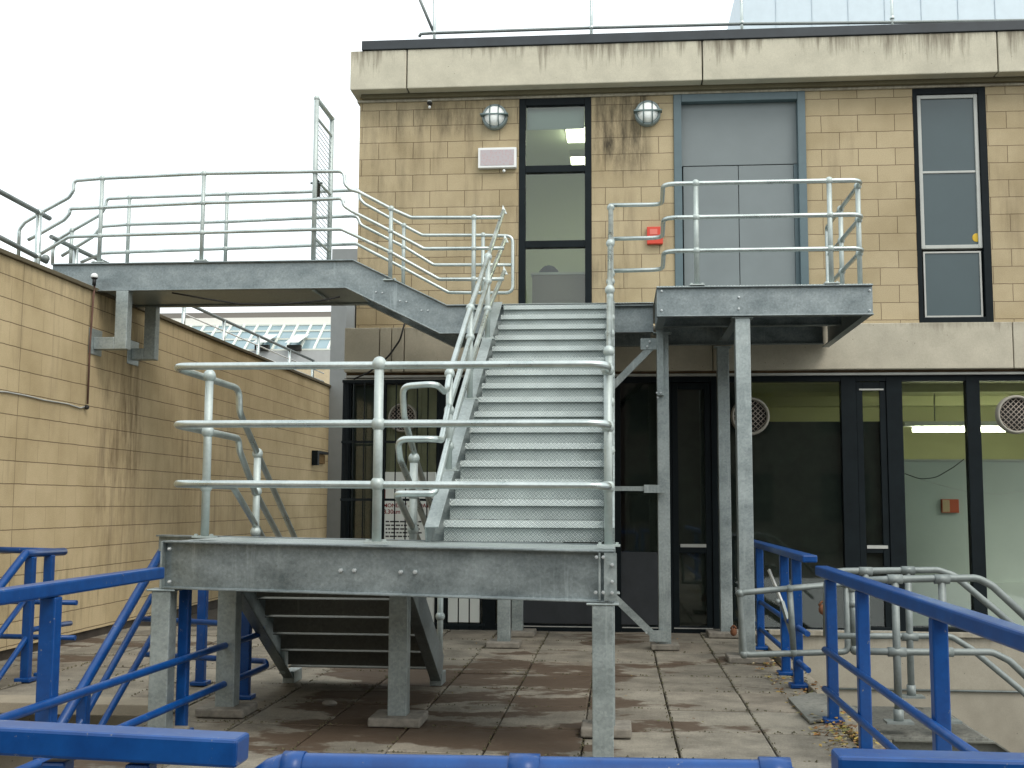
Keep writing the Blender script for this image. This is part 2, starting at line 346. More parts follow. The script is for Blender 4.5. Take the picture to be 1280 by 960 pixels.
# ------------------------------------------------------------------ SETTING: ground
def pavemat():
    m, t, b = nmat('concrete_paving_slabs'); p = pos(t)
    g = N(t, 'ShaderNodeNewGeometry'); rnd_ = ramp(t, [(0.0, (0.200, 0.182, 0.145)), (0.5, (0.262, 0.242, 0.195)), (1.0, (0.225, 0.198, 0.155))], g.outputs['Random Per Island'])
    n = noise(t, p, 2.2, 8, 0.7); r = ramp(t, [(0.38, 0.55), (0.60, 1.12)], n); col = mix(t, rnd_.outputs[0], r.outputs[0], 0.8, 'MULTIPLY')
    g2 = noise(t, p, 70, 4, 0.8); rg = ramp(t, [(0.3, 0.60), (0.7, 1.25)], g2); col = mix(t, col, rg.outputs[0], 0.8, 'MULTIPLY')
    wt = noise(t, mapv(t, p, (0.55, 0.8, 1), (2.0, 0.6, 0)), 1.25, 7, 0.62); s = N(t, 'ShaderNodeSeparateXYZ'); t.links.new(p, s.inputs[0])
    # damp, dirty patch that lies under and in front of the stair
    def band(o, c, wd):
        a = N(t, 'ShaderNodeMath', operation='SUBTRACT'); t.links.new(o, a.inputs[0]); a.inputs[1].default_value = c
        b2 = N(t, 'ShaderNodeMath', operation='ABSOLUTE'); t.links.new(a.outputs[0], b2.inputs[0])
        q = N(t, 'ShaderNodeMapRange', interpolation_type='SMOOTHSTEP'); t.links.new(b2.outputs[0], q.inputs[0])
        q.inputs[1].default_value = wd; q.inputs[2].default_value = wd*0.3; q.inputs[3].default_value = 0; q.inputs[4].default_value = 1; return q.outputs[0]
    m1 = N(t, 'ShaderNodeMath', operation='MULTIPLY'); t.links.new(band(s.outputs[0], -1.3, 2.1), m1.inputs[0]); t.links.new(band(s.outputs[1], 9.6, 3.4), m1.inputs[1])
    m2 = N(t, 'ShaderNodeMath', operation='MULTIPLY_ADD'); t.links.new(m1.outputs[0], m2.inputs[0]); m2.inputs[1].default_value = 0.135; t.links.new(wt, m2.inputs[2])
    rw = ramp(t, [(0.575, 0.0), (0.605, 0.9)], m2.outputs[0]); col = mix(t, col, (0.075, 0.050, 0.032), rw.outputs[0])
    rr = ramp(t, [(0.60, 0.92), (0.67, 0.62)], m2.outputs[0]); t.links.new(rr.outputs[0], b.inputs['Roughness'])
    t.links.new(col, b.inputs['Base Color']); b.inputs['Specular IOR Level'].default_value = 0.3
    bump(t, b, g2, 0.5, 0.004); return m
PAVE = pavemat()
DIRT = plain('joint_dirt', (0.035, 0.028, 0.018), 1.0, var=0.5, nscale=12, bmp=0.6)
PIT_L = (-5.3, -3.48, 3.2, 9.25); PIT_R = (1.70, 7.0, 3.0, FY)
def rects(xs, ys, holes):
    for x0, x1 in zip(xs, xs[1:]):
        for y0, y1 in zip(ys, ys[1:]):
            cx_, cy_ = (x0+x1)/2, (y0+y1)/2
            if not any(h[0] < cx_ < h[1] and h[2] < cy_ < h[3] for h in holes): yield x0, x1, y0, y1
g = MB()
for x0, x1, y0, y1 in rects([-150, PIT_L[0], PIT_L[1], PIT_R[0], PIT_R[1], 150], [-150, 3.0, 3.2, 9.25, FY, 200], [PIT_L, PIT_R]):
    g.add([(x0,y0,-0.035),(x1,y0,-0.035),(x1,y1,-0.035),(x0,y1,-0.035)], [(0,1,2,3)])
g.build('ground', DIRT, None, kind='structure')
pv = MB(); xs0 = [-0.235+0.61*k for k in range(-10, 4)]; xs0[-1] = 1.56
for i, (a, b_) in enumerate(zip(xs0, xs0[1:])):
    y = 8.31-0.873*9
    while y < FY-0.02:
        y2 = min(y+0.873, FY-0.005); x0, x1, y0, y1 = a+0.006, b_-0.006, y+0.008, y2-0.008
        segs = [(x0, x1, y0, y1)]
        if x0 < PIT_L[1] and y0 < PIT_L[3] and x1 > PIT_L[0] and y1 > PIT_L[2]:
            segs = []
            if x1 > PIT_L[1]+0.03: segs.append((max(x0, PIT_L[1]), x1, y0, y1))
            if y1 > PIT_L[3]: segs.append((x0, min(x1, PIT_L[1]-0.01), PIT_L[3], y1))
            if x0 < PIT_L[0]-0.05: segs.append((x0, PIT_L[0]-0.01, y0, min(y1, PIT_L[3]-0.01)))
        for (u0, u1, v0, v1) in segs:
            if u1-u0 < 0.02 or v1-v0 < 0.02: continue
            dz = random.uniform(-0.005, 0.005); tx = random.uniform(-0.005, 0.005); ty = random.uniform(-0.005, 0.005)
            zz = [dz-tx-ty, dz+tx-ty, dz+tx+ty, dz-tx+ty]; e = 0.008
            jt = [random.uniform(-.004, .004) for _ in range(8)]; c4 = [(u0+jt[0],v0+jt[1]),(u1+jt[2],v0+jt[3]),(u1+jt[4],v1+jt[5]),(u0+jt[6],v1+jt[7])]; i4 = [(c4[0][0]+e,c4[0][1]+e),(c4[1][0]-e,c4[1][1]+e),(c4[2][0]-e,c4[2][1]-e),(c4[3][0]+e,c4[3][1]-e)]
            pv.add([(x, yy, -0.05) for x, yy in c4]+[(x, yy, z-0.006) for (x, yy), z in zip(c4, zz)]+[(x, yy, z) for (x, yy), z in zip(i4, zz)],
                   [(0,1,5,4),(1,2,6,5),(2,3,7,6),(3,0,4,7),(4,5,9,8),(5,6,10,9),(6,7,11,10),(7,4,8,11),(8,9,10,11)])
        y = y2
pv.build('paving', PAVE, None, kind='structure')
gt = MB()
for k in range(2600):
    if random.random() < 0.55: x = -0.235+0.61*random.randint(-8, 2)+random.gauss(0, 0.012); y = random.uniform(6.5, 14.4)
    else: x = random.uniform(-5.5, 1.5); y = 8.31+0.873*random.randint(-2, 6)+random.gauss(0, 0.014)
    if x < PIT_L[1]+.05 and y < PIT_L[3]+.05: continue
    r = random.uniform(0.004, 0.013); th = random.uniform(0, 6.28)
    gt.add([(x+math.cos(th+j*2.09)*r, y+math.sin(th+j*2.09)*r*random.uniform(.6, 1.6), 0.004) for j in range(3)]+[(x, y, random.uniform(0.008, 0.018))], [(0,1,3),(1,2,3),(2,0,3)])
gt.build('joint_grit', plain('moss_and_grit', (0.075, 0.07, 0.035), 1.0, var=.7, nscale=25), None, kind='stuff', label='dark moss and grit gathered in the joints between paving slabs')
# kerb along the right edge and round the left stairwell
kb = MB(); kb.box(1.58, 1.70, 2.0, 9.9, -1.4, 0.012); kb.box(1.60, 1.70, 9.9, FY-0.01, -1.4, 0.04)
kb.build('kerb', STEPC, None, kind='structure', bevel=0.01)
pl = MB(); x0, x1, y0, y1 = PIT_L
pl.box(x0-0.02, x1+0.0, y1-0.34, y1-0.004, -0.085, 0.004)             # top nosing slab
pl.box(x0-0.06, x1, y1+0.03, y1+0.08, -2.4, -0.09); pl.box(x0-0.02, x0+0.55, y0, y1-0.35, -0.30, -0.17)
pl.box(x1-0.055, x1-0.01, y0, y1-0.35, -2.4, -0.036); pl.box(x0-0.06, x0-0.022, y0, y1, -2.4, -0.036); pl.box(x0, x1-0.06, y0, y1, -2.5, -2.4)
pl.build('stairwell', STEPC, None, kind='structure', bevel=0.008)
fl = MB(); fl.box(1.71, 7.0, 3.0, FY-0.06, -1.6, -1.45); fl.build('lower_yard', plain('dark_yard_concrete', (0.07, 0.066, 0.055), 0.9, var=0.3), None, kind='structure')
lf = MB()
for k in range(520):
    a = random.random()
    if a < 0.6: x, y, z = random.uniform(1.30, 1.58) if random.random() < 0.6 else random.uniform(1.5, 1.7), random.uniform(7.6, 12.5), 0.012
    else: x, y, z = random.gauss(1.55, 0.12), random.gauss(8.15, 0.35), random.uniform(0.01, 0.04)
    if x > 1.69: x = 1.68
    if x > 1.6: z += 0.03
    r = random.uniform(0.010, 0.030); th = random.uniform(0, 6.28); q = []
    for j in range(5):
        an = th+j*1.2566; q.append((x+math.cos(an)*r*random.uniform(0.5, 1.2), y+math.sin(an)*r*random.uniform(0.5, 1.2), z+random.uniform(0, 0.018)))
    lf.add(q, [(0,1,2,3,4)])
for k in range(60):
    x, y = random.uniform(-3, 1.4), random.uniform(8, 14); r = random.uniform(0.006, 0.016); th = random.uniform(0, 6.28)
    lf.add([(x+math.cos(th+j*1.57)*r, y+math.sin(th+j*1.57)*r, 0.010+random.uniform(0, .008)) for j in range(4)], [(0,1,2,3)])
def leafmat():
    m, t, b = nmat('dead_leaves'); g = N(t, 'ShaderNodeNewGeometry')
    r = ramp(t, [(0.0, (0.10, 0.05, 0.02)), (0.35, (0.28, 0.14, 0.04)), (0.6, (0.36, 0.27, 0.06)), (0.8, (0.09, 0.10, 0.03)), (1.0, (0.42, 0.34, 0.2))], g.outputs['Random Per Island'])
    t.links.new(r.outputs[0], b.inputs['Base Color']); b.inputs['Roughness'].default_value = 0.8; return m
lf.build('fallen_leaves', leafmat(), None, kind='stuff', label='brown and yellow fallen leaves along the right kerb')

# ------------------------------------------------------------------ MAIN BUILDING
bld = thing('main_building', (2, FY+3, 0), 'two-storey sandstone-block building with concrete fascia and ground-floor glazing behind the staircase', 'building')
w1 = (fx(648.5), fx(739.5)); dr = (fx(842.5, 230), fx(1008.5, 230)); w2 = (fx(1144.5, 257), fx(1237, 257))
wall = MB()
for a, b_ in ((XL, w1[0]), (w1[1], dr[0]), (dr[1], w2[0]), (w2[1], XR)):
    B(a, b_, FY, FY+0.35, Zled-0.02, Zcb+0.12).build('upper_wall', BW, bld)
B(XL, XL+0.3, FY+0.351, FY+9, Zled-0.02, Zcb+0.12).build('side_wall', BW, bld)
zs2 = fz(403.5, 1190)
B(w2[0], w2[1], FY+0.002, FY+0.3, Zled-0.02, zs2-0.01).build('window_sill', BANDM, bld)
# fascia panels with open joints
cx = [fx(437, 90, CY), fx(508.5, 80, CY), fx(878, 80, CY), fx(1247, 60, CY), fx(1247, 60, CY)+3.65]
for a, b_ in zip(cx, cx[1:]):
    B(a+0.008, b_-0.008, CY, FY+0.3, Zcb, Zct).build('fascia_panel', CONC, bld, bevel=0.012)
B(cx[0]+0.05, XR, CY+0.08, FY+0.25, Zcb+0.02, Zct-0.02).build('joint_backing', DARKIN, bld)
sf = MB(); sf.box(cx[0]+0.12, XR, CY+0.17, FY+0.2, Zcb-0.055, Zcb+0.01); sf.build('fascia_underside', concrete('dark_soffit', (0.15, 0.135, 0.085), 9, 0), bld)  # underside concrete, much darker than the fascia panels
sf = MB(); sf.box(XL-0.03, XR, FY-0.035, FY+0.2, Zcb-0.085, Zcb-0.056); sf.build('wall_head_trim', BANDM, bld)
cop = MB(); x = fx(452, 57, CY-0.02); cop.box(x, XR, CY-0.02, FY+0.5, Zct+0.004, Zblk); cop.build('roof_coping', plain('dark_roof_coping', (0.022, 0.03, 0.036), 0.5, var=0.3, nscale=3), bld, bevel=0.006)
B(XL, XR, FY+0.3, FY+9, Zct-0.1, Zct).build('roof', plain('roof_felt', (0.06, 0.06, 0.06), 0.9), bld)
# concrete band between the storeys
bx = [fx(430, 440, 14.45), fx(474, 440, 14.45), fx(489, 440, 14.45), fx(505, 440, 14.45), fx(891, 440, 14.45), fx(1267, 440, 14.45), fx(1267, 440, 14.45)+3.65]
for a, b_ in zip(bx, bx[1:]):
    B(a+0.005, b_-0.005, 14.45, FY+0.3, Zban, Zled).build('band_panel', BANDM, bld, bevel=0.01)
B(bx[0]+0.03, XR, 14.49, FY+0.3, Zban+0.01, Zled-0.02).build('joint_backing', DARKIN, bld)
B(bx[0]+0.01, XR, 14.56, FY+0.3, Zdrip+0.01, Zban).build('band_recess', plain('brown_mastic', (0.10, 0.065, 0.035), 0.9, var=0.3), bld)
B(bx[0]+0.01, XR, 14.53, FY+0.3, Zdrip-0.018, Zdrip+0.009).build('drip_trim', LIGHTST, bld)
# --- upper window over the stair
def quadf(x0, x1, y, z0, z1, th=0.012): return B(x0, x1, y, y+th, z0, z1)
fr = MB(); zt = Zcb-0.087; zb = Zled; ww = 0.085
fr.box(w1[0]+.002, w1[0]+ww, FY-0.012, FY+0.10, zb, zt); fr.box(w1[1]-ww, w1[1]-.002, FY-0.012, FY+0.10, zb, zt)
trs = [zt-0.045, fz(211, 694), fz(305, 694), zb+0.03]
for zc in trs: fr.box(w1[0]+ww+.001, w1[1]-ww-.001, FY-0.010, FY+0.10, zc-0.045, zc+0.045)
win = fr.build('window', BLACK, bld, bevel=0.004)
for za, zb_ in zip(trs[1:], trs): quadf(w1[0]+ww, w1[1]-ww, FY+0.03, za+0.045, zb_-0.045, 0.008).build('pane', GLASS, win)
quadf(w1[0]+ww+.01, w1[1]-ww-.01, FY+0.12, fz(158, 694), trs[0]-0.04, 0.01).build('roller_blind', plain('grey_blind', (0.36, 0.42, 0.42), 0.8), win)
# room behind it
UIN = plain('upper_room_paint', (0.55, 0.60, 0.50), 0.9)
rm = MB(); rx0, rx1 = w1[0]-1.2, w1[1]+1.0
rm.box(rx0, rx1, FY+4.0, FY+4.1, Zled, Zct-0.2); rm.box(rx0-0.1, rx0, FY+0.36, FY+4.1, Zled, Zct-0.2); rm.box(rx1, rx1+0.1, FY+0.36, FY+4.1, Zled, Zct-0.2)
rm.box(rx0-.1, rx1+.1, FY+0.36, FY+4.1, Zct-0.45, Zct-0.35); rm.box(rx0-.1, rx1+.1, FY+0.36, FY+4.1, Zled-0.3, Zled-0.2); rm.build('upper_room', UIN, bld)
# --- grey double door with transom
fr = MB(); f_ = 0.10
fr.box(dr[0]+.002, dr[0]+f_, FY-0.03, FY+0.2, zb-0.0, zt); fr.box(dr[1]-f_, dr[1]-.002, FY-0.03, FY+0.2, zb, zt); fr.box(dr[0]+f_+.001, dr[1]-f_-.001, FY-0.028, FY+0.2, zt-0.10, zt)
fo = fr.build('door_frame', TEAL, bld, bevel=0.006)
mx = fx(925, 300); zl = fz(204.5, 925)
B(dr[0]+f_, dr[1]-f_, FY+0.08, FY+0.13, zl+0.006, zt-0.10).build('transom_panel', GREYDOOR, fo, bevel=0.004)
for a, b_ in ((dr[0]+f_+0.02, mx-0.004), (mx+0.004, dr[1]-f_-0.05)):
    B(a, b_, FY+0.075, FY+0.125, Zled, zl-0.006).build('door_leaf', GREYDOOR, fo, bevel=0.004)
B(dr[1]-f_-0.048, dr[1]-f_-0.002, FY+0.06, FY+0.12, Zled, zl-0.006).build('door_stile', TEAL, fo)
B(dr[0], dr[1], FY+0.21, FY+0.23, Zled, zt).build('door_backing', DARKIN, fo)
# --- right upper window
fr = MB(); o_ = 0.055
fr.box(w2[0]+.002, w2[0]+o_, FY-0.005, FY+0.13, zs2, zt); fr.box(w2[1]-o_-0.035, w2[1]-.002, FY-0.005, FY+0.13, zs2, zt)
fr.box(w2[0]+o_, w2[1]-o_-.035, FY-0.004, FY+0.13, zt-0.075, zt); fr.box(w2[0]+o_, w2[1]-o_-.035, FY-0.004, FY+0.13, zs2, zs2+0.07)
win2 = fr.build('window', BLACK, bld, bevel=0.004)
a, b_ = w2[0]+o_+.005, w2[1]-o_-.04; fw = 0.045; zz_t = zt-0.08; zm = fz(214, 1188); zl2 = fz(310, 1195)
fr = MB(); fr.box(a, a+fw, FY+0.02, FY+0.08, zl2, zz_t); fr.box(b_-fw, b_, FY+0.02, FY+0.08, zl2, zz_t); fr.box(a+fw, b_-fw, FY+0.021, FY+0.08, zz_t-fw, zz_t); fr.box(a+fw, b_-fw, FY+0.021, FY+0.08, zl2, zl2+fw)
fr.box(a+fw, b_-fw, FY+0.03, FY+0.07, zm-0.014, zm+0.014); fr.build('sash', WHITEF, win2, bevel=0.004)
fr = MB(); zq = zs2+0.075; fr.box(a+.02, a+0.04, FY+0.03, FY+0.07, zq, zl2-0.035); fr.box(b_-0.04, b_-.02, FY+0.03, FY+0.07, zq, zl2-0.035); fr.box(a+.04, b_-.04, FY+0.031, FY+0.07, zl2-0.055, zl2-0.035); fr.box(a+.04, b_-.04, FY+0.031, FY+0.07, zq, zq+0.02); fr.build('lower_sash', LIGHTST, win2)
FILM = plain('grey_window_film', (0.05, 0.078, 0.085), 0.25, var=0.05, nscale=2)
for z0, z1 in ((zm+.014, zz_t-fw), (zl2+fw, zm-.014), (zq+.02, zl2-.055)): quadf(a+0.035, b_-0.035, FY+0.045, z0, z1, 0.008).build('pane', FILM, win2)
quadf(w2[0]+.05, w2[1]-.08, FY+0.09, zs2, zt-.03).build('pane_backing', DARKIN, win2)
pst = at(1221, 297, Y=FY+0.042); MB().ball(pst, 0.055, 20, 8, (1, 0.04, 1)).build('sticker', YELLOW, win2)
# --- ground floor glazing
GY = FY+0.02; zh = Zdrip-0.02; 
def gx(px, py=630): return at(px, py, Y=GY).x
zsil = fz(778, 1180, GY); zs0 = fz(788, 700, GY)
gw = thing_ = MB()
verts = [(428, 437), (470, 480), (545, 559), (604, 620), (634, 641), (768, 776), (832, 840), (890, 900), (936, 941), (1054, 1073), (1111, 1131), (1212, 1229)]
for a, b_ in verts: gw.box(gx(a), gx(b_), GY-0.03, GY+0.10, 0.0, zh)
gw.box(gx(1300), gx(1318), GY-0.03, GY+0.10, 0.0, zh)
ends = [gx(437), gx(470), gx(480), gx(545), gx(559), gx(604), gx(620), gx(634), gx(641), gx(768), gx(776), gx(832), gx(840), gx(890), gx(900), gx(936), gx(941), gx(1054), gx(1073), gx(1111), gx(1131), gx(1212), gx(1229), gx(1300)]
for i in range(0, len(ends), 2):
    l, r_ = ends[i]+.001, ends[i+1]-.001
    gw.box(l, r_, GY-0.028, GY+0.10, zh-0.07, zh); gw.box(l, r_, GY-0.028, GY+0.10, 0.0, 0.075 if i < 18 else 0.10)
GF = gw.build('ground_floor_frame', BLACK, bld, bevel=0.004)
for i in range(0, len(ends), 2): quadf(ends[i], ends[i+1], GY+0.02, 0.05, zh-0.04, 0.008).build('pane', GLASS, GF)
# inner door leafs in the dark bays, mid rails
for a, b_, zr_ in ((840, 890, fz(686, 865, GY)), (1073, 1111, fz(686, 1092, GY))):
    l, r_ = gx(a)+.004, gx(b_)-.004; dl = MB()
    dl.box(l, l+0.075, GY-0.015, GY+0.015, 0.076, zh-0.075); dl.box(r_-0.075, r_, GY-0.015, GY+0.015, 0.076, zh-0.075); dl.box(l+.076, r_-.076, GY-0.013, GY+0.015, zr_-0.05, zr_+0.05); dl.box(l+.076, r_-.076, GY-0.013, GY+0.015, zh-0.16, zh-0.078)
    dl.build('door_leaf', BLACK, GF, bevel=0.004)
tr_ = MB()
for a, b_ in ((641, 768), (776, 832), (840, 890), (941, 1054), (1073, 1111)): tr_.box(gx(a)+.01, gx(b_)-.01, GY-0.034, GY-0.029, 0.05, 0.062)
for a, b_ in ((850, 882), (1082, 1108)): tr_.box(gx(a), gx(b_), GY-0.024, GY-0.014, fz(684, 865, GY), fz(680, 865, GY))
tr_.box(gx(1077), gx(1108), GY-0.024, GY-0.016, fz(488, 1090, GY), fz(486, 1090, GY))
tr_.box(gx(428), gx(560), GY-0.036, GY-0.029, zh-0.02, zh-0.008)
tr_.build('metal_trim', LIGHTST, GF)
bs = MB()
for a, b_ in ((559, 634), (634, 776), (776, 840), (840, 936), (941, 1054), (1073, 1111)):
    top = fz(526, 1000, GY) if a >= 930 else zh-0.03
    bs.box(gx(a)-.055, gx(b_)+.055, GY+0.14, GY+0.16, 0.0, top)
bs.box(gx(437), gx(470), GY+0.14, GY+0.16, 0, zh)
bs.build('unlit_interior_sheet', plain('unlit_interior_tone', (0.020, 0.026, 0.020), 0.7, var=0.3), bld)  # dark sheets standing in for the unlit interior behind these panes
kp = MB(); kp.box(gx(641), gx(768), GY-0.004, GY+0.005, 0.09, fz(735, 700, GY)); kp.box(gx(776), gx(832), GY-0.004, GY+0.005, 0.09, fz(690, 800, GY)); kp.build('kick_panel', plain('dark_kick_panel', (0.035, 0.04, 0.045), 0.35, var=0.15), GF)
bb = MB(); bb.box(gx(480)+.005, gx(545)-.005, GY+0.10, GY+0.12, fz(590, 510, GY), zh-0.05)
x_ = gx(480)
while x_ < gx(545): bb.box(x_, x_+0.05, GY+0.085, GY+0.099, fz(590, 510, GY), zh-0.05); x_ += 0.1
bb.build('vertical_blind', plain('brown_blind', (0.34, 0.31, 0.21), 0.8, var=0.2, nscale=4), bld)
# interior of the lit room at the right
ZI = zh+0.02
RIN = plain('olive_room_paint', (0.50, 0.50, 0.30), 0.85)
ri = MB(); l, r_ = gx(936), 8.5
ri.box(l, r_, 18.8, 18.9, 0, ZI); ri.box(l-0.1, l, GY+0.17, 18.9, 0, ZI); ri.box(r_, r_+0.1, GY+0.17, 18.9, 0, ZI); ri.box(l-.1, r_+.1, GY+0.101, 18.9, ZI, ZI+0.1)
ri.build('interior_wall', RIN, bld)
B(l-.1, r_+.1, GY+0.101, 18.9, -0.1, -0.01).build('interior_floor', DARKIN, bld)
bmz = MB(); bmz.box(l, r_, 15.9, 16.1, ZI-0.10, ZI-0.001); bmz.box(l, r_, 17.6, 17.9, ZI-0.14, ZI-0.001); bmz.build('ceiling_beam', RIN, bld)
# round extract vents set in the glass
for px, py, r_ in ((503, 522, 0.185), (938, 520, 0.235), (1271, 518, 0.235)):
    c = at(px, py, Y=GY-0.05); v = MB(); n = 28
    prof = [(r_, 0.07), (r_, 0.0), (r_*0.95, -0.025), (r_*0.87, -0.025), (r_*0.84, 0.02)]
    vs = []; fs = []
    for j, (rad, dy) in enumerate(prof):
        for i in range(n): vs.append((c.x+rad*math.cos(2*math.pi*i/n), c.y+dy, c.z+rad*math.sin(2*math.pi*i/n)))
    for j in range(len(prof)-1):
        for i in range(n): fs.append((j*n+i, j*n+(i+1) % n, (j+1)*n+(i+1) % n, (j+1)*n+i))
    v.add(vs, fs, True); VT = v.build('vent', plain('vent_plastic', (0.30, 0.285, 0.24), 0.6), GF)
    q = MB(); q.add([(c.x+r_*0.86*math.cos(2*math.pi*i/n), c.y+0.035, c.z+r_*0.86*math.sin(2*math.pi*i/n)) for i in range(n)], [tuple(range(n))]); q.build('vent_core', DARKIN, VT)
    q = MB(); R_ = r_*0.85; k = -4
    for k in range(-4, 5):
        off = k*R_/4.5; h = math.sqrt(max(0, R_*R_-off*off)); 
        for sgn in (1, -1):
            d = Vector((math.cos(math.radians(45)), 0, sgn*math.sin(math.radians(45)))); nn_ = Vector((-d.z, 0, d.x))
            p0 = c+nn_*off-d*h+Vector((0, 0.012 if sgn > 0 else 0.017, 0)); p1 = c+nn_*off+d*h+Vector((0, 0.012 if sgn > 0 else 0.017, 0)); q.tube([p0, p1], 0.0048, 5)
    q.build('vent_grid', plain('vent_grid', (0.38, 0.33, 0.28), 0.6), VT)
# plinth wall dropping into the right-hand yard
pw = MB(); zp = fz(790, 1150, 14.5)
pw.box(PIT_R[0]+.005, XR, FY-0.04, FY+0.4, -0.62, 0.0); pw.box(PIT_R[0]+.005, XR, FY-0.055, FY+0.4, -1.45, -0.625)
pw.build('plinth', PLINTH, bld, bevel=0.01)
MB().tube([(PIT_R[0]+.3, FY-0.075, -0.62), (XR, FY-0.075, -0.62)], 0.013, 8).build('wall_pipe', GALVD, bld)
B(PIT_R[0]+.1, XR, FY-0.09, FY+0.0, -0.004, 0.055).build('threshold', PLINTH, bld, bevel=0.008)

# ------------------------------------------------------------------ things on / in the main building
def bulkhead(px, py, label):
    c = at(px, py, Y=FY); r = 0.165
    t_ = thing('bulkhead_light', (c.x, FY, c.z), label, 'wall light', 'round bulkhead lights on the upper wall')
    n = 28
    def disc(prof):
        m_ = MB(); vs = []; fs = []
        for rad, dy in prof:
            for i in range(n): vs.append((c.x+rad*math.cos(2*math.pi*i/n), FY-dy, c.z+rad*math.sin(2*math.pi*i/n)))
        for j in range(len(prof)-1):
            for i in range(n): fs.append((j*n+i, j*n+(i+1) % n, (j+1)*n+(i+1) % n, (j+1)*n+i))
        fs.append(tuple(range((len(prof)-1)*n, len(prof)*n))); return m_.add(vs, fs, True)
    disc([(r, 0.0), (r, 0.06), (r*0.93, 0.085), (r*0.80, 0.085), (r*0.80, 0.07)]).build('housing', plain('cast_housing', (0.22, 0.27, 0.27), 0.5, 0.3), t_)
    disc([(r*0.80, 0.075), (r*0.72, 0.115), (r*0.5, 0.145), (r*0.2, 0.155)]).build('diffuser', plain('opal_glass', (0.86, 0.90, 0.88), 0.6), t_)
    gd = MB(); gd.box(c.x-r*1.08, c.x+r*1.08, FY-0.165, FY-0.05, c.z-0.004, c.z+0.012)
    for dx in (-0.055, 0.055): gd.tube([(c.x+dx, FY-0.085, c.z+r*0.86), (c.x+dx, FY-0.15, c.z+r*0.5), (c.x+dx, FY-0.165, c.z), (c.x+dx, FY-0.15, c.z-r*0.5), (c.x+dx, FY-0.085, c.z-r*0.86)], 0.007, 6)
    gd.build('guard', plain('guard_metal', (0.12, 0.17, 0.17), 0.5, 0.3), t_)
bulkhead(619, 147.5, 'round caged bulkhead light left of the tall window, above the white-framed sign')
bulkhead(809.5, 143, 'round caged bulkhead light between the tall window and the grey door')
s0, s1 = at(598.5, 187, Y=FY), at(646, 211, Y=FY)
sg = thing('wall_sign', ((s0.x+s1.x)/2, FY, s1.z), 'white-framed rectangular sign box with faded pinkish lettering on the upper wall', 'sign')
B(s0.x, s1.x, FY-0.075, FY-0.001, s1.z, s0.z).build('frame', WHITE, sg, bevel=0.006)
m, t, b = nmat('faded_sign_face'); p = pos(t); v = N(t, 'ShaderNodeTexVoronoi'); v.inputs['Scale'].default_value = 38; t.links.new(p, v.inputs['Vector'])
r = ramp(t, [(0.2, (0.44, 0.33, 0.33)), (0.5, (0.42, 0.385, 0.40))], v.outputs['Distance']); t.links.new(r.outputs[0], b.inputs['Base Color'])
B(s0.x+0.03, s1.x-0.03, FY-0.079, FY-0.0755, s1.z+0.03, s0.z-0.03).build('face', m, sg)
c = at(630, 213.5, Y=FY-0.05); MB().ball(c, 0.02).build('lamp_knob', WHITE, sg)
c = at(537, 131, Y=FY-0.08); sn = thing('wall_sensor', (c.x, FY, c.z), 'small black and white sensor fixed high on the block wall near its left corner', 'sensor')
MB().tube([(c.x, FY, c.z+0.03), (c.x, c.y, c.z+0.03)], 0.016, 8).build('arm', CABLE, sn)
MB().ball((c.x, c.y, c.z+0.02), 0.036, sc3=(1, 1, 0.7)).build('head', CABLE, sn); MB().ball((c.x, c.y, c.z-0.03), 0.02).build('lens', WHITE, sn); MB().ball((c.x, c.y, c.z+0.05), 0.03, sc3=(1, 1, .4)).build('cap', WHITE, sn)
c0, c1 = at(808.5, 285, Y=FY), at(828.5, 306, Y=FY)
fb = thing('fire_box', ((c0.x+c1.x)/2, FY, c1.z), 'small red box on the block wall just left of the grey door', 'call point')
B(c0.x, c1.x, FY-0.07, FY-0.001, c1.z, c0.z).build('case', RED, fb, bevel=0.006)
B(c0.x+0.035, c0.x+0.13, FY-0.074, FY-0.0705, c0.z-0.10, c0.z-0.03).build('marking', plain('pink_marking', (0.62, 0.16, 0.12), 0.5), fb)
B(c1.x-0.035, c1.x-0.01, FY-0.078, FY-0.0705, c1.z+0.07, c1.z+0.11).build('latch', BLACK, fb)
# inside the upper window
for (a, b_, y0, y1) in ((710, 736, 176, 191), (716, 736, 211.5, 217)):
    q0, q1 = at(a, y0, Y=FY+2.2), at(b_, y1, Y=FY+1.6)
    cl = thing('ceiling_light', (q0.x, FY+1.9, q0.z), 'lit yellowish ceiling fitting seen in the %s pane of the tall window' % ('top' if y0 < 200 else 'middle'), 'ceiling light')
    B(q0.x, q0.x+0.5, FY+1.6, FY+2.2, q0.z-0.03, q0.z+0.0).build('diffuser', PANEL_L, cl); B(q0.x-0.02, q0.x+0.52, FY+1.58, FY+2.22, q0.z+0.002, q0.z+0.10).build('tray', UIN, cl)
dz = at(694, 343, Y=FY+0.6)
dk = thing('desk', (dz.x, FY+0.7, Zled-0.2), 'pale desk just inside the bottom pane of the tall window', 'desk')
B(w1[0]+.12, w1[1]+0.3, FY+0.45, FY+1.05, dz.z-0.03, dz.z).build('top', plain('desk_top', (0.55, 0.56, 0.54), 0.5), dk); B(w1[0]+.14, w1[1]+0.28, FY+0.47, FY+0.49, Zled-0.19, dz.z-0.031).build('front_panel', plain('desk_panel', (0.20, 0.17, 0.14), 0.6), dk)
cc = at(686, 343, Y=FY+1.2)
ch = thing('office_chair', (cc.x, FY+1.2, Zled-0.2), 'dark rounded chair back behind the desk inside the tall window', 'chair')
MB().ball((cc.x, FY+1.2, cc.z-0.1), 0.17, 16, 8, (1, 0.3, 1.35)).build('backrest', plain('dark_chair_fabric', (0.03, 0.045, 0.06), 0.9), ch)
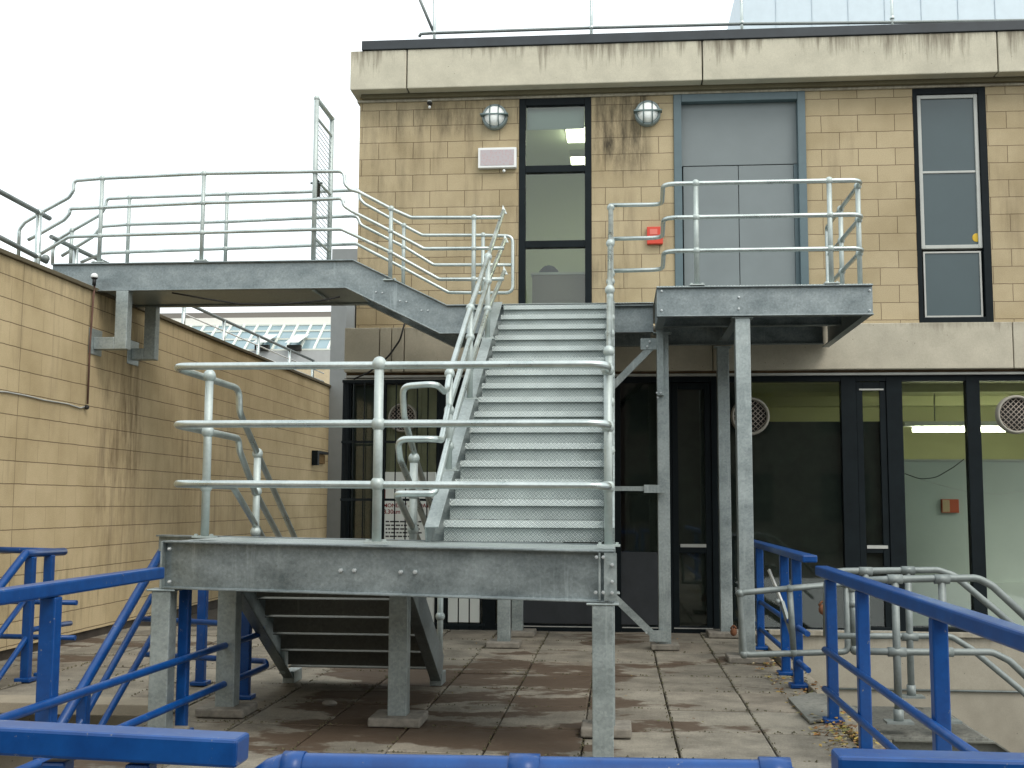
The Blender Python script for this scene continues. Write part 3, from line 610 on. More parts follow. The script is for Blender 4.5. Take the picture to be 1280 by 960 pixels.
MB().box(cc.x-.2, cc.x+.2, FY+1.25, FY+1.65, cc.z-.42, cc.z-.36).build('seat', plain('dark_seat', (0.03, 0.045, 0.06), 0.9), ch); MB().tube([(cc.x, FY+1.45, Zled-.2), (cc.x, FY+1.45, cc.z-.43)], .03, 8).build('stem', CABLE, ch)
# lit strip lights, board and alarm box in the ground floor room
p0 = at(1141, 537, Y=16.6)
stl = thing('strip_light', (p0.x, 16.6, p0.z), 'long lit fluorescent strip light inside the right ground-floor windows', 'strip light')
MB().tube([(p0.x, 16.6, p0.z), (p0.x+1.75, 16.6, p0.z)], 0.034, 10).build('tube', TUBE, stl); MB().tube([(p0.x+1.80, 16.6, p0.z), (p0.x+3.5, 16.6, p0.z)], 0.034, 10).build('tube', TUBE, stl)
B(p0.x-0.12, p0.x+3.6, 16.54, 16.66, p0.z+0.045, p0.z+0.11).build('batten', WHITE, stl)
hang = MB()
for dx in (0.3, 1.6, 3.0): hang.tube([(p0.x+dx, 16.6, p0.z+.1), (p0.x+dx, 16.6, ZI)], 0.008, 6)
hang.build('hanger', LIGHTST, stl)
q0 = at(1132, 577, Y=15.9)
BO = plain('pale_board', (0.46, 0.51, 0.46), 0.6, var=0.05, nscale=1.5)
brd = thing('display_board', (q0.x+1.5, 15.9, 0), 'pale green-grey partition board standing behind the right ground-floor windows', 'partition')
B(q0.x-0.12, 8.3, 15.9, 15.96, 0.0, q0.z).build('panel', BO, brd); B(q0.x-.12, 8.3, 15.885, 15.97, q0.z+.001, q0.z+0.03).build('top_rail', WHITEF, brd)
B(q0.x-.12, 8.3, 15.86, 15.899, 0.0, at(1160, 727, Y=15.88).z).build('skirting_panel', BO, brd)
a0, a1 = at(1176, 624, Y=15.88), at(1198, 641, Y=15.88)
ab = thing('alarm_box', (a0.x, 15.88, a1.z), 'small orange and cream alarm box on the pale board behind the right window', 'alarm box')
B(a0.x, a1.x, 15.84, 15.899, a1.z, a0.z).build('case', plain('orange_case', (0.50, 0.09, 0.03), 0.5), ab, bevel=0.004); B(a0.x+.01, (a0.x+a1.x)/2-.01, 15.835, 15.839, a1.z+.01, a0.z-.01).build('label_plate', plain('cream_plate', (0.50, 0.36, 0.20), 0.5), ab)
def cablething(pts, Y, name, label, r=0.008, mat=CABLE, X=None):
    P = [at(x, y, Y=Y) if X is None else at(x, y, X=X) for x, y in pts]
    o = MB().tube(P, r, 6, fillet=0.3).build(name, mat); o['label'] = label; o['category'] = 'cable'; return o
cablething([(1131, 592), (1150, 599), (1170, 597), (1192, 584), (1205, 574)], 15.7, 'hanging_cable', 'dark looping cable hanging across the top of the pale board', 0.006)
cablething([(1131, 592), (1165, 604), (1210, 615), (1250, 618), (1290, 612)], 15.72, 'hanging_cable', 'thin pale cable sagging lowest across the pale board', 0.004, LIGHTST)
# notice and grille at the left of the ground floor
n0, n1 = at(480, 595, Y=GY-0.0), at(556, 782, Y=GY-0.0)
no = thing('notice_board', (n0.x, GY, n1.z), 'white notice with red and black lettering behind the black bars', 'notice')
NW = plain('notice_white', (0.66, 0.70, 0.66), 0.6)
B(n0.x, gx(545)-.01, GY-.004, GY+0.012, 0.09, fz(590, 510, GY)).build('panel', NW, no); B(gx(559)+.01, gx(603)-.01, GY-.004, GY+0.012, 0.09, fz(590, 510, GY)).build('panel', NW, no)
TR = plain('notice_red', (0.20, 0.012, 0.012), 0.6); TK = plain('notice_black', (0.02, 0.02, 0.02), 0.6)
def text(s, px, py, h, mat, parent, Y):
    p_ = at(px, py, Y=Y); cu = bpy.data.curves.new('t', 'FONT'); cu.body = s; cu.size = h; cu.extrude = 0.001; cu.offset = h*0.02
    to = bpy.data.objects.new('t', cu); COL.objects.link(to); dg = bpy.context.evaluated_depsgraph_get(); me = bpy.data.meshes.new_from_object(to.evaluated_get(dg)); bpy.data.objects.remove(to)
    me.materials.clear(); me.materials.append(mat); o = bpy.data.objects.new('lettering', me); COL.objects.link(o); o.parent = parent
    o.rotation_euler = (math.pi/2, 0, 0); o.location = p_-Vector(parent['_w']); return o
YT = GY-0.006
text('MONDAY - FRIDAY', 479, 634, 0.068, TR, no, YT); text('8.30am -', 479, 642, 0.075, TR, no, YT); 
q = at(478, 601, Y=YT); B(q.x, q.x+0.32, YT-.002, YT+.001, q.z-.02, q.z).build('red_bar', TR, no); q = at(478, 612, Y=YT); B(q.x, q.x+0.04, YT-.002, YT+.001, q.z-.12, q.z).build('red_bar', TR, no)
ln = MB(); random.seed(5)
for k in range(5):
    q = at(482, 651+k*4.6, Y=YT); x = q.x
    while x < q.x+0.42:
        wd = random.uniform(0.02, 0.06); ln.box(x, x+wd, YT-.001, YT+.001, q.z-0.018, q.z); x += wd+0.012
ln.build('small_print', TK, no)
gr = thing('bar_grille', (gx(520), 14.25, 0), 'tall black barred security grille at the left end of the ground floor', 'security grille')
gy = 14.28; gm = MB(); ztop = fz(476, 450, gy)
xg0, xg1 = at(427, 620, Y=gy).x, at(606, 620, Y=gy).x; x = xg0; step = 0.133
while x <= xg1+.01: gm.tube([(x, gy, 0.06), (x, gy, ztop)], 0.0085, 6); x += step
for k in range(1, 5): gm.tube([(xg0, gy+0.075*k, 0.06), (xg0, gy+0.075*k, ztop)], 0.0085, 6)
gm.build('bars', BLACK, gr)
gm = MB()
for zz in (ztop, fz(552, 450, gy), fz(624, 450, gy), 0.75, 0.10): gm.box(xg0-.01, xg1+.01, gy-.018, gy-.01, zz-.02, zz+.01); gm.box(xg0-.018, xg0-.010, gy, FY-.03, zz-.02, zz+.01)
gm.build('cross_rails', BLACK, gr)
cablething([(507, 400), (500, 425), (486, 445), (462, 465), (442, 474)], 14.35, 'hanging_cable', 'black cable drooping from the footbridge to the top of the barred grille', 0.012)

# ------------------------------------------------------------------ roof things
ry = 15.3; zr0 = at(740, 34.5, Y=ry).z
rr_ = thing('rooftop_railing', (2, ry, Zct), 'thin tubular railing along the front edge of the flat roof', 'railing')
pr = at(540, 41.5, Y=ry); pe = at(1290, 25.5, Y=ry)
MB().tube([at(524, 46, Y=ry), at(526, 42.5, Y=ry), pr, at(740, 34.8, Y=ry), at(928, 30, Y=ry), at(1115, 28, Y=ry), pe], 0.022, 8).build('bottom_rail', GALVD, rr_)
zt2 = zr0+0.95; MB().tube([(pr.x, ry, zt2), (pe.x, ry, zt2)], 0.022, 8).build('top_rail', GALVD, rr_)
for px in (543, 739, 927, 1115):
    p_ = at(px, 20, Y=ry); MB().tube([(p_.x, ry, Zct), (p_.x, ry, zt2)], 0.022, 8).ball((p_.x, ry, zr0), 0.035).build('post', GALVB, rr_)
MB().tube([at(541, 38, Y=ry), at(525, 0, Y=ry), at(510, -36, Y=ry+.0)], 0.02, 8).build('brace', GALVD, rr_)
pa = at(925, 15, Y=19.5); ph = thing('plant_room', (pa.x+3, 21, Zct), 'pale blue-grey metal-clad plant room on the flat roof', 'plant room')
zb_ = Zct; B(pa.x, pa.x+9, 19.5, 23, zb_, zb_+3.2).build('wall', plain('pale_cladding', (0.52, 0.61, 0.66), 0.45, 0.2, var=0.04), ph)
x = pa.x
rb = MB()
while x < pa.x+9: rb.box(x, x+0.012, 19.485, 19.499, zb_, zb_+3.2); x += 0.6
rb.build('cladding_seams', plain('pale_seam', (0.52, 0.61, 0.66), 0.45), ph)

# ------------------------------------------------------------------ BOUNDARY WALL (left)
WX = -6.0; ZW = at(115, 358.5, X=WX).z
m, tW, bW, colW, sW, pW = blocks('boundary_blockwork', 1, (0.545, 0.435, 0.258), (0.595, 0.48, 0.292), (0.26, 0.19, 0.11), at(25.8, 440, X=WX).y, at(0, 427.5, X=WX).z-0.228*20, 0.228, 0.45)
for (px, py, wy, wz, sd_, st_, tint) in ((150, 560, 0.9, 1.6, 2.0, 0.75, (0.10, 0.06, 0.03)), (165, 500, 0.45, 1.4, 6.0, 0.85, (0.08, 0.05, 0.02)), (135, 380, 0.8, 0.3, 11.0, 0.8, (0.04, 0.035, 0.025)), (70, 740, 2.2, 0.5, 15.0, 0.5, (0.10, 0.085, 0.04)), (40, 340, 4.0, 0.28, 31.0, 0.4, (0.06, 0.05, 0.035)), (240, 600, 1.5, 1.8, 41.0, 0.35, (0.12, 0.075, 0.04))):
    q = at(px, py, X=WX); colW = spot(tW, sW, colW, 1, q.y, q.z, wy, wz, tint, st_, sd_)
tW.links.new(colW, bW.inputs['Base Color']); BWL = m
bwl = thing('boundary_wall', (WX-0.15, 16, 0), 'tall sandstone-block boundary wall along the left of the yard', 'wall')
B(WX-0.3, WX, 1.0, 34, 0.10, ZW-0.05).build('wall', BWL, bwl)
B(WX-0.33, WX+0.035, 1.0, 34, ZW-0.049, ZW).build('coping', concrete('mossy_coping', (0.13, 0.11, 0.07), 9, 0), bwl, bevel=0.008)
B(WX-0.3, WX-0.03, 1.0, 34, -0.03, 0.099).build('recessed_foot', plain('dark_wall_foot', (0.05, 0.04, 0.03), 0.95, var=0.4), bwl)
B(-20, WX-0.301, 1.0, 34, ZW-0.35, ZW-0.25).build('terrace', PADC, None, kind='structure')
# conduit with a white knob on the wall
X1 = WX+0.03
cd = thing('wall_conduit', tuple(at(112, 500, X=X1)), 'rusty vertical conduit on the left wall topped by a white-domed knob', 'conduit')
MB().tube([at(118.5, 352, X=X1), at(116, 380, X=X1), at(112.5, 430, X=X1), at(109.5, 505, X=X1)], 0.012, 8).build('pipe', plain('rusty_conduit', (0.10, 0.05, 0.035), 0.8, var=0.3), cd)
k = at(118, 347, X=X1+0.01); MB().ball(k, 0.038, sc3=(1, 1, .7)).tube([k, k-Vector((0, 0, 0.09))], 0.022, 8).build('cup', CABLE, cd); MB().ball(k+Vector((0, 0, 0.015)), 0.042, sc3=(1, 1, .9)).build('dome', WHITE, cd)
MB().ball(at(108.5, 509, X=X1), 0.028).build('end_box', CABLE, cd)
o = MB().tube([at(*q, X=WX+.012) for q in ((-30, 487), (8, 490), (30, 494), (55, 500), (85, 505), (100, 510), (107, 508))], 0.009, 6, fillet=.2).build('wall_cable', LIGHTST); o['label'] = 'pale cable running along a mortar joint of the left wall'; o['category'] = 'cable'
# small square recess box on wall
q0, q1 = at(391, 563, X=WX+.02), at(404.5, 580, X=WX+.02)
bx_ = thing('wall_box', tuple(q0), 'small square black-edged bracket with a brown plate near the far end of the left wall', 'wall box')
ybx = (min(q0.y, q1.y), max(q0.y, q1.y)); B(WX+.001, WX+.05, ybx[0]+.15, ybx[1], q1.z, q0.z-0.06).build('plate', plain('brown_plate', (0.16, 0.09, 0.02), 0.8, var=0.3), bx_)
fr = MB(); fr.box(WX+.001, WX+.12, ybx[0], ybx[1], q0.z-0.05, q0.z); fr.box(WX+.001, WX+.12, ybx[0], ybx[0]+.13, q1.z-.05, q0.z-0.051); fr.build('bracket', BLACK, bx_)
# rail along the terrace on top of the wall
def up(px, py, X=WX-0.35): return at(px, py, X=X)
tr1 = thing('terrace_railing', tuple(up(20, 290)), 'grey tube railing on top of the left wall in front of the footbridge end', 'railing')
ra, rb_ = up(-40, 218), up(62, 273)
MB().tube([ra, rb_], 0.028, 10).build('top_rail', GALVD, tr1); MB().tube([up(-40, 276), up(58, 327)], 0.028, 10).build('bottom_rail', GALVD, tr1)
c = up(47.5, 300); MB().tube([(c.x, c.y, up(47.5, 262).z), (c.x, c.y, ZW-.3)], 0.032, 10).ball((c.x, c.y, up(47, 265).z), .045).ball((c.x, c.y, up(47, 320).z), .045).build('post', GALVB, tr1)
MB().ball(up(57, 323), .045).build('end_fitting', GALVD, tr1)
tr2 = thing('terrace_railing', tuple(up(300, 420, -6.6)), 'thin dark-topped railing along the left wall seen beneath the footbridge', 'railing')
MB().tube([at(64, 296, X=-6.6), at(133, 329, X=-6.6), at(232, 378.5, X=-6.6), at(392, 451, X=-6.6)], 0.028, 8).build('top_rail', GALVD, tr2)
for px, py in ((95, 311), (230, 378), (280, 401), (323, 421), (362, 438), (391, 451)):
    c = at(px, py, X=-6.6); MB().tube([(c.x, c.y, c.z), (c.x, c.y, ZW-.26)], 0.032, 8).build('post', GALVB, tr2)
for k_ in (0.33, 0.66):
    a, b_ = at(232, 378.5, X=-6.6), at(405, 457, X=-6.6); MB().tube([(a.x, a.y, a.z-k_*.55), (b_.x, b_.y, b_.z-k_*.55)], 0.012, 6).build('wire', WHITE, tr2)

# ------------------------------------------------------------------ STEEL STAIRCASE
SS = thing('steel_staircase', (-1.3, 9, 0), 'galvanised steel dog-leg staircase with chequer-plate treads and tubular handrails', 'staircase')
TR_ = 0.0235; HR = GALVB
def post(pts_top, base, mat, parent, knots=(), r=0.026, plate=True, name='post', kr=0.043):
    m_ = MB(); b_ = Vector(base); t_ = Vector(pts_top); m_.tube([b_, t_], r, 12)
    for z in knots:
        f_ = (z-b_.z)/(t_.z-b_.z) if abs(t_.z-b_.z) > 1e-6 else 0; m_.ball(b_+(t_-b_)*f_, kr, 12, 8, (1, 1, 1.05))
    if plate: m_.box(b_.x-.075, b_.x+.075, b_.y-.05, b_.y+.05, b_.z, b_.z+.012); m_.box(b_.x-.065, b_.x-.045, b_.y-.03, b_.y-.01, b_.z+.012, b_.z+.026); m_.box(b_.x+.045, b_.x+.065, b_.y-.03, b_.y-.01, b_.z+.012, b_.z+.026)
    return m_.build(name, GALVP if mat is HR else mat, parent)
# quarter/half landing
PLf, PRf = at(204, 676, Y=7.60), at(771, 688.5, Y=7.22)          # front top corners of the beam
def pz(x): return PRf.z+(PLf.z-PRf.z)*(x-PRf.x)/(PLf.x-PRf.x)
def pyf(x): return PRf.y+(PLf.y-PRf.y)*(x-PRf.x)/(PLf.x-PRf.x)
dep = 1.18; hB = 0.315
def P(x, dy, z=0): return Vector((x, pyf(x)+dy, pz(x)+z))
xl, xr = PLf.x, PRf.x
MB().ibeam([P(xl, 0.06, -hB/2), P(xr-.015, 0.06, -hB/2)], hB, 0.12, 0.012, 0.009).build('front_beam', GALVW, SS, bevel=0.003)
xl2 = at(188, 672, Y=8.75).x
MB().ibeam([P(xl2+.03, dep, -hB/2), P(xr-.015, dep, -hB/2)], hB, 0.10, 0.012, 0.009).build('rear_beam', GALVW, SS)
for x, nm in ((xl+0.05, 'side_beam'), (xr-0.05, 'side_beam')):
    MB().chan([P(x, 0.125, -hB/2-.004), P(x, dep-.055, -hB/2-.004)], hB-.03, 0.08, 0.01, 1 if x < -1 else -1).build(nm, GALVW, SS)
MB().ibeam([P((xl+xr)/2, 0.125, -hB/2-.02), P((xl+xr)/2, dep-.055, -hB/2-.02)], 0.2, 0.09).build('joist', GALVW, SS)
dkp = MB(); v4 = [P(xl+.01, 0.125, -.014), P(xr-.012, 0.125, -.014), P(xr-.012, dep-.055, -.014), P(xl+.01, dep-.055, -.014)]
dkp.add([*v4, *[v+Vector((0, 0, .008)) for v in v4]], [(0,3,2,1),(4,5,6,7),(0,1,5,4),(1,2,6,5),(2,3,7,6),(3,0,4,7)]); dkp.build('landing_deck', TREAD, SS)
# end plates and bolts
for px in (749.5,):
    c = at(px, 718, Y=pyf(-0.1)); B(c.x-.006, c.x+.006, c.y-.003, c.y+.052, pz(c.x)-hB+.014, pz(c.x)-.014).build('stiffener', GALV, SS)
cl_ = at(762, 718, Y=7.22); B(at(755, 718, Y=7.22).x, at(771, 718, Y=7.22).x, 7.222, 7.232, pz(xr)-hB+.014, pz(xr)-.014).build('end_cleat', GALV, SS)
B(xl-.014, xl-.001, PLf.y-.005, PLf.y+.125, pz(xl)-hB, pz(xl)-.002).build('end_plate', GALV, SS)
BOLT = plain('zinc_bolt', (0.62, 0.66, 0.66), 0.3, 0.6)
def bolt(px, py, Y, parent, r=0.014, d=0.014):
    c = at(px, py, Y=Y); m_ = MB(); m_.tube([c+Vector((0, d, 0)), c-Vector((0, d, 0))], r, 6); m_.tube([c, c-Vector((0, d*2, 0))], r*0.5, 8); return m_.build('bolt', BOLT, parent)
for px, py in ((426, 713), (443, 713), (501, 715), (519, 715)): 
    x = at(px, py, Y=7.4).x; bolt(px, py, pyf(x)+0.05, SS)
for px, py in ((745.5, 696.5), (754, 696.5), (744.5, 740.5), (754, 740.5), (765, 706), (765, 727), (765, 741)): bolt(px, py, 7.20, SS, 0.011)
for px, py in ((212, 686), (212, 727)): bolt(px, py, 7.59, SS, .011)
# support posts on concrete pads
def hpost(cx_, cy_, ztop, zbot=0.0, wd=0.13, pad=None, parent=SS, prj=0.0):
    m_ = MB(); m_.box(cx_-wd/2, cx_+wd/2, cy_-wd/2, cy_+wd/2, zbot, ztop); m_.box(cx_-wd/2-.035, cx_+wd/2+.035, cy_-wd/2-.01, cy_+wd/2+.01, ztop-.0, ztop+.014)
    o_ = m_.build('support_post', GALV, parent, bevel=0.006)
    if pad:
        q = B(cx_-pad/2, cx_+pad/2, cy_-pad/2, cy_+pad/2, 0.003, 0.065).build('concrete_pad', PADC, o_, bevel=0.012)
    return o_
f1 = at(753.5, 850, Y=7.23); hpost(f1.x, 7.30, pz(f1.x)-hB-.016, wd=0.128, pad=None)
f2 = at(198, 830, Y=7.6); hpost(f2.x, PLf.y+.065, pz(f2.x)-hB-.016, wd=0.128, pad=.3)
hpost(at(754, 900, Y=8.08).x+0.02, 8.18, pz(-.1)-hB-.016, pad=0.34, wd=.12); hpost(at(495.5, 850, Y=8.3).x, 8.40, pz(-1.5)-hB-.016, pad=0.37, wd=.135); hpost(at(278, 850, Y=8.5).x, 8.62, pz(-2.8)-hB-.016, pad=0.36, wd=.14)
# upper flight
Y1, GO, RI, NT = 8.50, 0.2935, 0.1552, 16
Zp = pz(-0.7)
xi0, xi1 = -1.262, -0.100
for i in range(NT):
    y = Y1+GO*i; z = Zp+RI*(i+1); m_ = MB()
    if i < NT-1: m_.box(xi0+.002, xi1-.002, y, y+GO+.02, z-.006, z)
    else: m_.box(xi0+.002, xi1-.002, y, y+.10, z-.006, z)
    m_.add([(xi0+.002, y, z-.001), (xi1-.002, y, z-.001), (xi1-.002, y-.012, z-.05), (xi0+.002, y-.012, z-.05), (xi0+.002, y+.006, z-.001), (xi1-.002, y+.006, z-.001), (xi1-.002, y-.006, z-.05), (xi0+.002, y-.006, z-.05)], [(0,3,2,1),(4,5,6,7),(0,1,5,4),(1,2,6,5),(2,3,7,6),(3,0,4,7)])
    m_.box(xi0+.002, xi1-.002, y+.020, y+.026, z-RI+.003, z-.0065)
    m_.build('tread', TREAD, SS)
nos = lambda y: Zp+RI+(y-Y1)*RI/GO
for x, fl_ in ((xi0-.052, 1), (xi1+.04, -1)):
    wd = 0.10 if fl_ > 0 else 0.075
    MB().chan([Vector((x, 8.33, nos(8.33)-.06)), Vector((x, 12.86, nos(12.86)-.06))], 0.24, wd, 0.012, fl_).build('upper_stringer', GALV, SS, bevel=0.003)
# lower flight (runs down and away)
lx0, lx1 = -2.80, -1.60; LY = 8.50; LG, LR, LN = 0.232, 0.160, 7
zl_ = pz(-2.2)
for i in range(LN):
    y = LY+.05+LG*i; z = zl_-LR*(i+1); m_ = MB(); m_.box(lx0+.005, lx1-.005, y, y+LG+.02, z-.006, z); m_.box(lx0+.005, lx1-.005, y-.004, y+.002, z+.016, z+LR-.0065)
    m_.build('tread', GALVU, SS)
for x, fl_ in ((lx0-.04, 1), (lx1+.045, -1)):
    s0_ = Vector((x, 8.42, zl_-.13)); s1_ = Vector((x, 10.22, 0.13))
    MB().chan([s0_, s1_], 0.25, 0.09, 0.012, fl_)  .build('lower_stringer', GALVW, SS, bevel=0.003)
    B(x-.05, x+.05, 10.12, 10.38, 0.003, 0.10).build('stringer_foot', GALV, SS)
# landing guard rails: front, both ends
zfl = lambda py, px, Y: at(px, py, Y=Y).z
xrr = -0.06
lv = [(455, 455, 486), (530, 529, None), (604.5, 607.5, None)]
for k_, (yl, yr, _) in enumerate(lv):
    a = at(214, yl+3 if k_ == 0 else yl, Y=7.66); c = at(768, yr, Y=7.30); c.x = xrr
    a0_ = Vector((a.x, 7.66, a.z)); 
    zt_ = a.z
    if k_ == 0:   path = [Vector((xrr, 8.25, c.z)), Vector((xrr, 7.30, c.z)), a0_, at(299, 486, X=-2.86), at(299, 514, X=-2.86), at(322, 567, X=-2.86), at(371, 678, X=-2.86), at(395, 735, X=-2.86)]
    elif k_ == 1: path = [Vector((xrr, 8.25, c.z)), Vector((xrr, 7.30, c.z)), a0_, at(298, 548, X=-2.86), at(299, 562, X=-2.86), at(317, 611, X=-2.86), at(352, 677, X=-2.86), at(378, 728, X=-2.86)]
    else:         path = [Vector((xrr, 8.25, c.z)), Vector((xrr, 7.30, c.z)), a0_, at(291, 608, X=-2.86), at(320, 657, X=-2.86), at(360, 728, X=-2.86)]
    MB().tube(path, TR_+.0015, 14, fillet=0.13).build('guard_rail', HR, SS)
    MB().tube([at(336, (yl+yr)/2-.0, Y=7.575)*1.0, at(337.6, (yl+yr)/2, Y=7.575)], TR_+.0035, 14).build('rail_joint', GALVD, SS) if False else None
def railz(path_px): return [at(x, y, Y=7.3).z for x, y in path_px]
bt = at(474, 455, Y=7.47); pbase = P(bt.x, 0.06, .012)
post((bt.x, pbase.y, at(474, 453, Y=pbase.y).z), pbase, HR, SS, [at(474, yy, Y=pbase.y).z for yy in (455, 530, 605)], r=.031, kr=.048)
bt = at(262, 470, X=-2.86); pb = Vector((-2.86, bt.y, pz(-2.86)+.012))
post((-2.86, bt.y, bt.z+.01), pb, HR, SS, [bt.z, at(262, 540, X=-2.86).z, at(262, 608, X=-2.86).z], r=.029, kr=.045)
bt = at(322, 567, X=-2.86); post((-2.86, bt.y, bt.z), (-2.86, bt.y, bt.z-1.0), HR, SS, [bt.z, bt.z-.3, bt.z-.62], plate=False, r=.029)
bt = at(378, 695, X=-2.86); post((-2.86, 10.0, at(365, 665, X=-2.86).z-.1), (-2.86, 10.0, .10), HR, SS, [], plate=False, r=.026)
# right-hand rails of the upper flight: three parallel tubes, then across to the balcony
def flz(y, h): return nos(y)+h
zr3 = [c_ for c_ in (at(768, 455, Y=7.3).z, at(768, 529, Y=7.3).z, at(768, 607.5, Y=7.3).z)]
ztop3 = [at(767, 257, Y=12.86).z, at(767, 299, Y=12.86).z, at(767, 339, Y=12.86).z]
slope = RI/GO
for z0, z1 in zip(zr3, ztop3):
    yk = 8.25; 
    yb = 12.86-(z1-z0)/slope*0.995
    path = [Vector((xrr, 8.20, z0)), Vector((xrr, max(8.45, yb), z0)), Vector((xrr, 12.84, z1))]
    MB().tube(path, TR_, 12, fillet=0.15).build('handrail', HR, SS)
for y in (7.62, 8.75, 10.1, 11.45, 12.78):
    if y < 8.3: base = (xrr, y, pz(xrr)+.012); tops = zr3
    else: base = (xrr, y, nos(y)+.06); tops = [z1-(12.86-y)*slope for z1 in ztop3]; tops = [max(t_, z0) if y < 9 else t_ for t_, z0 in zip(tops, zr3)]
    post((xrr, y, tops[0]), base, HR, SS, tops, r=.027, plate=y < 8.3)
# left-hand rails of the upper flight, with loops round to the lower flight
lxr, lxo = -1.315, -1.60
L1 = [at(x, y, X=lxr) for x, y in ((629, 264), (610, 321), (588, 385), (562, 467), (559, 487))]
L2 = [at(x, y, X=lxr) for x, y in ((631, 300), (610, 352), (588, 422), (560, 512), (552, 550))]
L3 = [at(x, y, X=lxr) for x, y in ((630, 340), (610, 387), (587, 459), (559, 557), (546, 608))]
def lastY(v, dy, dz=0): return Vector((v.x, v.y+dy, v.z+dz))
l1e = at(503, 483, X=lxo); l2e = at(497, 549, X=lxo); l3e = at(495, 617, X=lxo)
MB().tube(L1+[lastY(L1[-1], -.16, -.03), Vector((lxr-.02, l1e.y-.08, l1e.z+.01)), l1e, at(505, 520, X=lxo), at(519, 572, X=lxo), at(548, 660, X=lxo), at(556, 685, X=lxo)], TR_+.001, 12, fillet=0.08).build('handrail', HR, SS)
MB().tube(L2+[Vector((lxr, l2e.y-.02, l2e.z)), l2e, at(500, 574, X=lxo), at(514, 608, X=lxo), at(541, 678, X=lxo)], TR_+.001, 12, fillet=0.08).build('handrail', HR, SS)
MB().tube(L3+[Vector((lxr, l3e.y-.02, l3e.z)), l3e, at(518, 664, X=lxo), at(535, 705, X=lxo)], TR_+.001, 12, fillet=0.06).build('handrail', HR, SS)
for a, b_, c_, bs_ in ((L1[1], L2[1], L3[1], (609.5, 427)), (L1[2], L2[2], L3[2], (587.5, 505)), (L1[3], L2[3], L3[3], (564, 597))):
    base = Vector((a.x, a.y, max(nos(a.y)+.05, at(bs_[0], bs_[1], X=lxr).z-.05))); post(a, base, HR, SS, [a.z, b_.z, c_.z], r=.027, plate=True, kr=.042)
pt = at(517.5, 573, X=lxo); post(pt, (lxo, pt.y, pt.z-1.0), HR, SS, [pt.z, at(517.5, 618, X=lxo).z, at(517.5, 662, X=lxo).z], r=.032, kr=.046, plate=False)
pt = at(551, 700, X=lxo); post(pt, (lxo, pt.y, 0.05), HR, SS, [at(551, 770, X=lxo).z], r=.027, plate=False)
# pointed flat ends at the head of the left rails
for v in (L1[0], L2[0], L3[0]):
    m_ = MB(); d = Vector((0, GO, RI)).normalized(); m_.add([v+Vector((-.02, 0, -.02)), v+Vector((.045, .02, -.025)), v+Vector((-.008, .03, .085)), v+Vector((-.02, .03, -.02)), v+Vector((.045, .045, -.025)), v+Vector((-.008, .045, .085))], [(0,1,2),(3,5,4),(0,3,4,1),(1,4,5,2),(2,5,3,0)]); m_.build('rail_end', GALV, SS)

# ------------------------------------------------------------------ TOP LANDING AND DOOR BALCONY
BA = thing('door_balcony', (1.3, 13, 0), 'galvanised steel balcony and landing on posts in front of the grey upper door', 'balcony')
Z2 = 3.775; FYB = 11.92; hb2 = 0.31
bxl, bxr = at(821, 375, Y=FYB).x, at(1092, 375, Y=FYB).x
zbt = at(900, 357.5, Y=FYB).z; Z2 = zbt
MB().ibeam([(bxl, FYB+.045, zbt-hb2/2), (bxr, FYB+.045, zbt-hb2/2)], hb2, 0.10, 0.012, 0.01).build('front_beam', GALVW, BA, bevel=0.003)
# front channel: flat web faces the yard

MB().chan([(bxr-.05, FYB+.095, zbt-hb2/2), (bxr-.05, 14.4, zbt-hb2/2)], hb2, 0.08, 0.012, -1).build('side_beam', GALVW, BA)
MB().chan([(bxl+.05, FYB+.095, zbt-hb2/2), (bxl+.05, 12.85, zbt-hb2/2)], hb2, 0.08, 0.012, 1).build('side_beam', GALVW, BA)
MB().chan([(bxl+.1, 14.25, zbt-hb2/2), (bxr-.1, 14.25, zbt-hb2/2)], hb2-.04, 0.08, 0.012, 1).build('rear_beam', GALVW, BA)
MB().ibeam([(1.28, FYB+.095, zbt-.14), (1.28, 14.2, zbt-.14)], 0.22, 0.09).build('joist', GALVW, BA); MB().ibeam([(bxl+.1, 13.1, zbt-.14), (bxr-.1, 13.1, zbt-.14)], 0.2, 0.08).build('joist', GALVW, BA)
B(bxl, bxr, FYB+.02, 14.42, zbt+.002, zbt+.010).build('deck', TREAD, BA)
LX0 = -1.36
B(LX0, bxl-.002, 12.9, 14.42, zbt+.002, zbt+.010).build('landing_deck', TREAD, BA)
zl0 = at(790, 379, Y=12.92).z
MB().chan([(LX0, 12.965, zl0-.17), (bxl-.005, 12.965, zl0-.17)], .31, .09, .012, 1).build('landing_beam', GALVW, BA); MB().chan([(LX0, 14.1, zl0-.17), (bxl-.005, 14.1, zl0-.17)], .31, .09, .012, -1).build('landing_beam', GALVW, BA)
for px, py, yy in ((864, 391.5, 0), (923.5, 371.5, 0), (923.5, 386, 0), (827, 364, 0), (827, 388, 0), (1087, 363, 0), (1087, 388, 0)): bolt(px, py, FYB+.036, BA, .012) if px != 864 else None
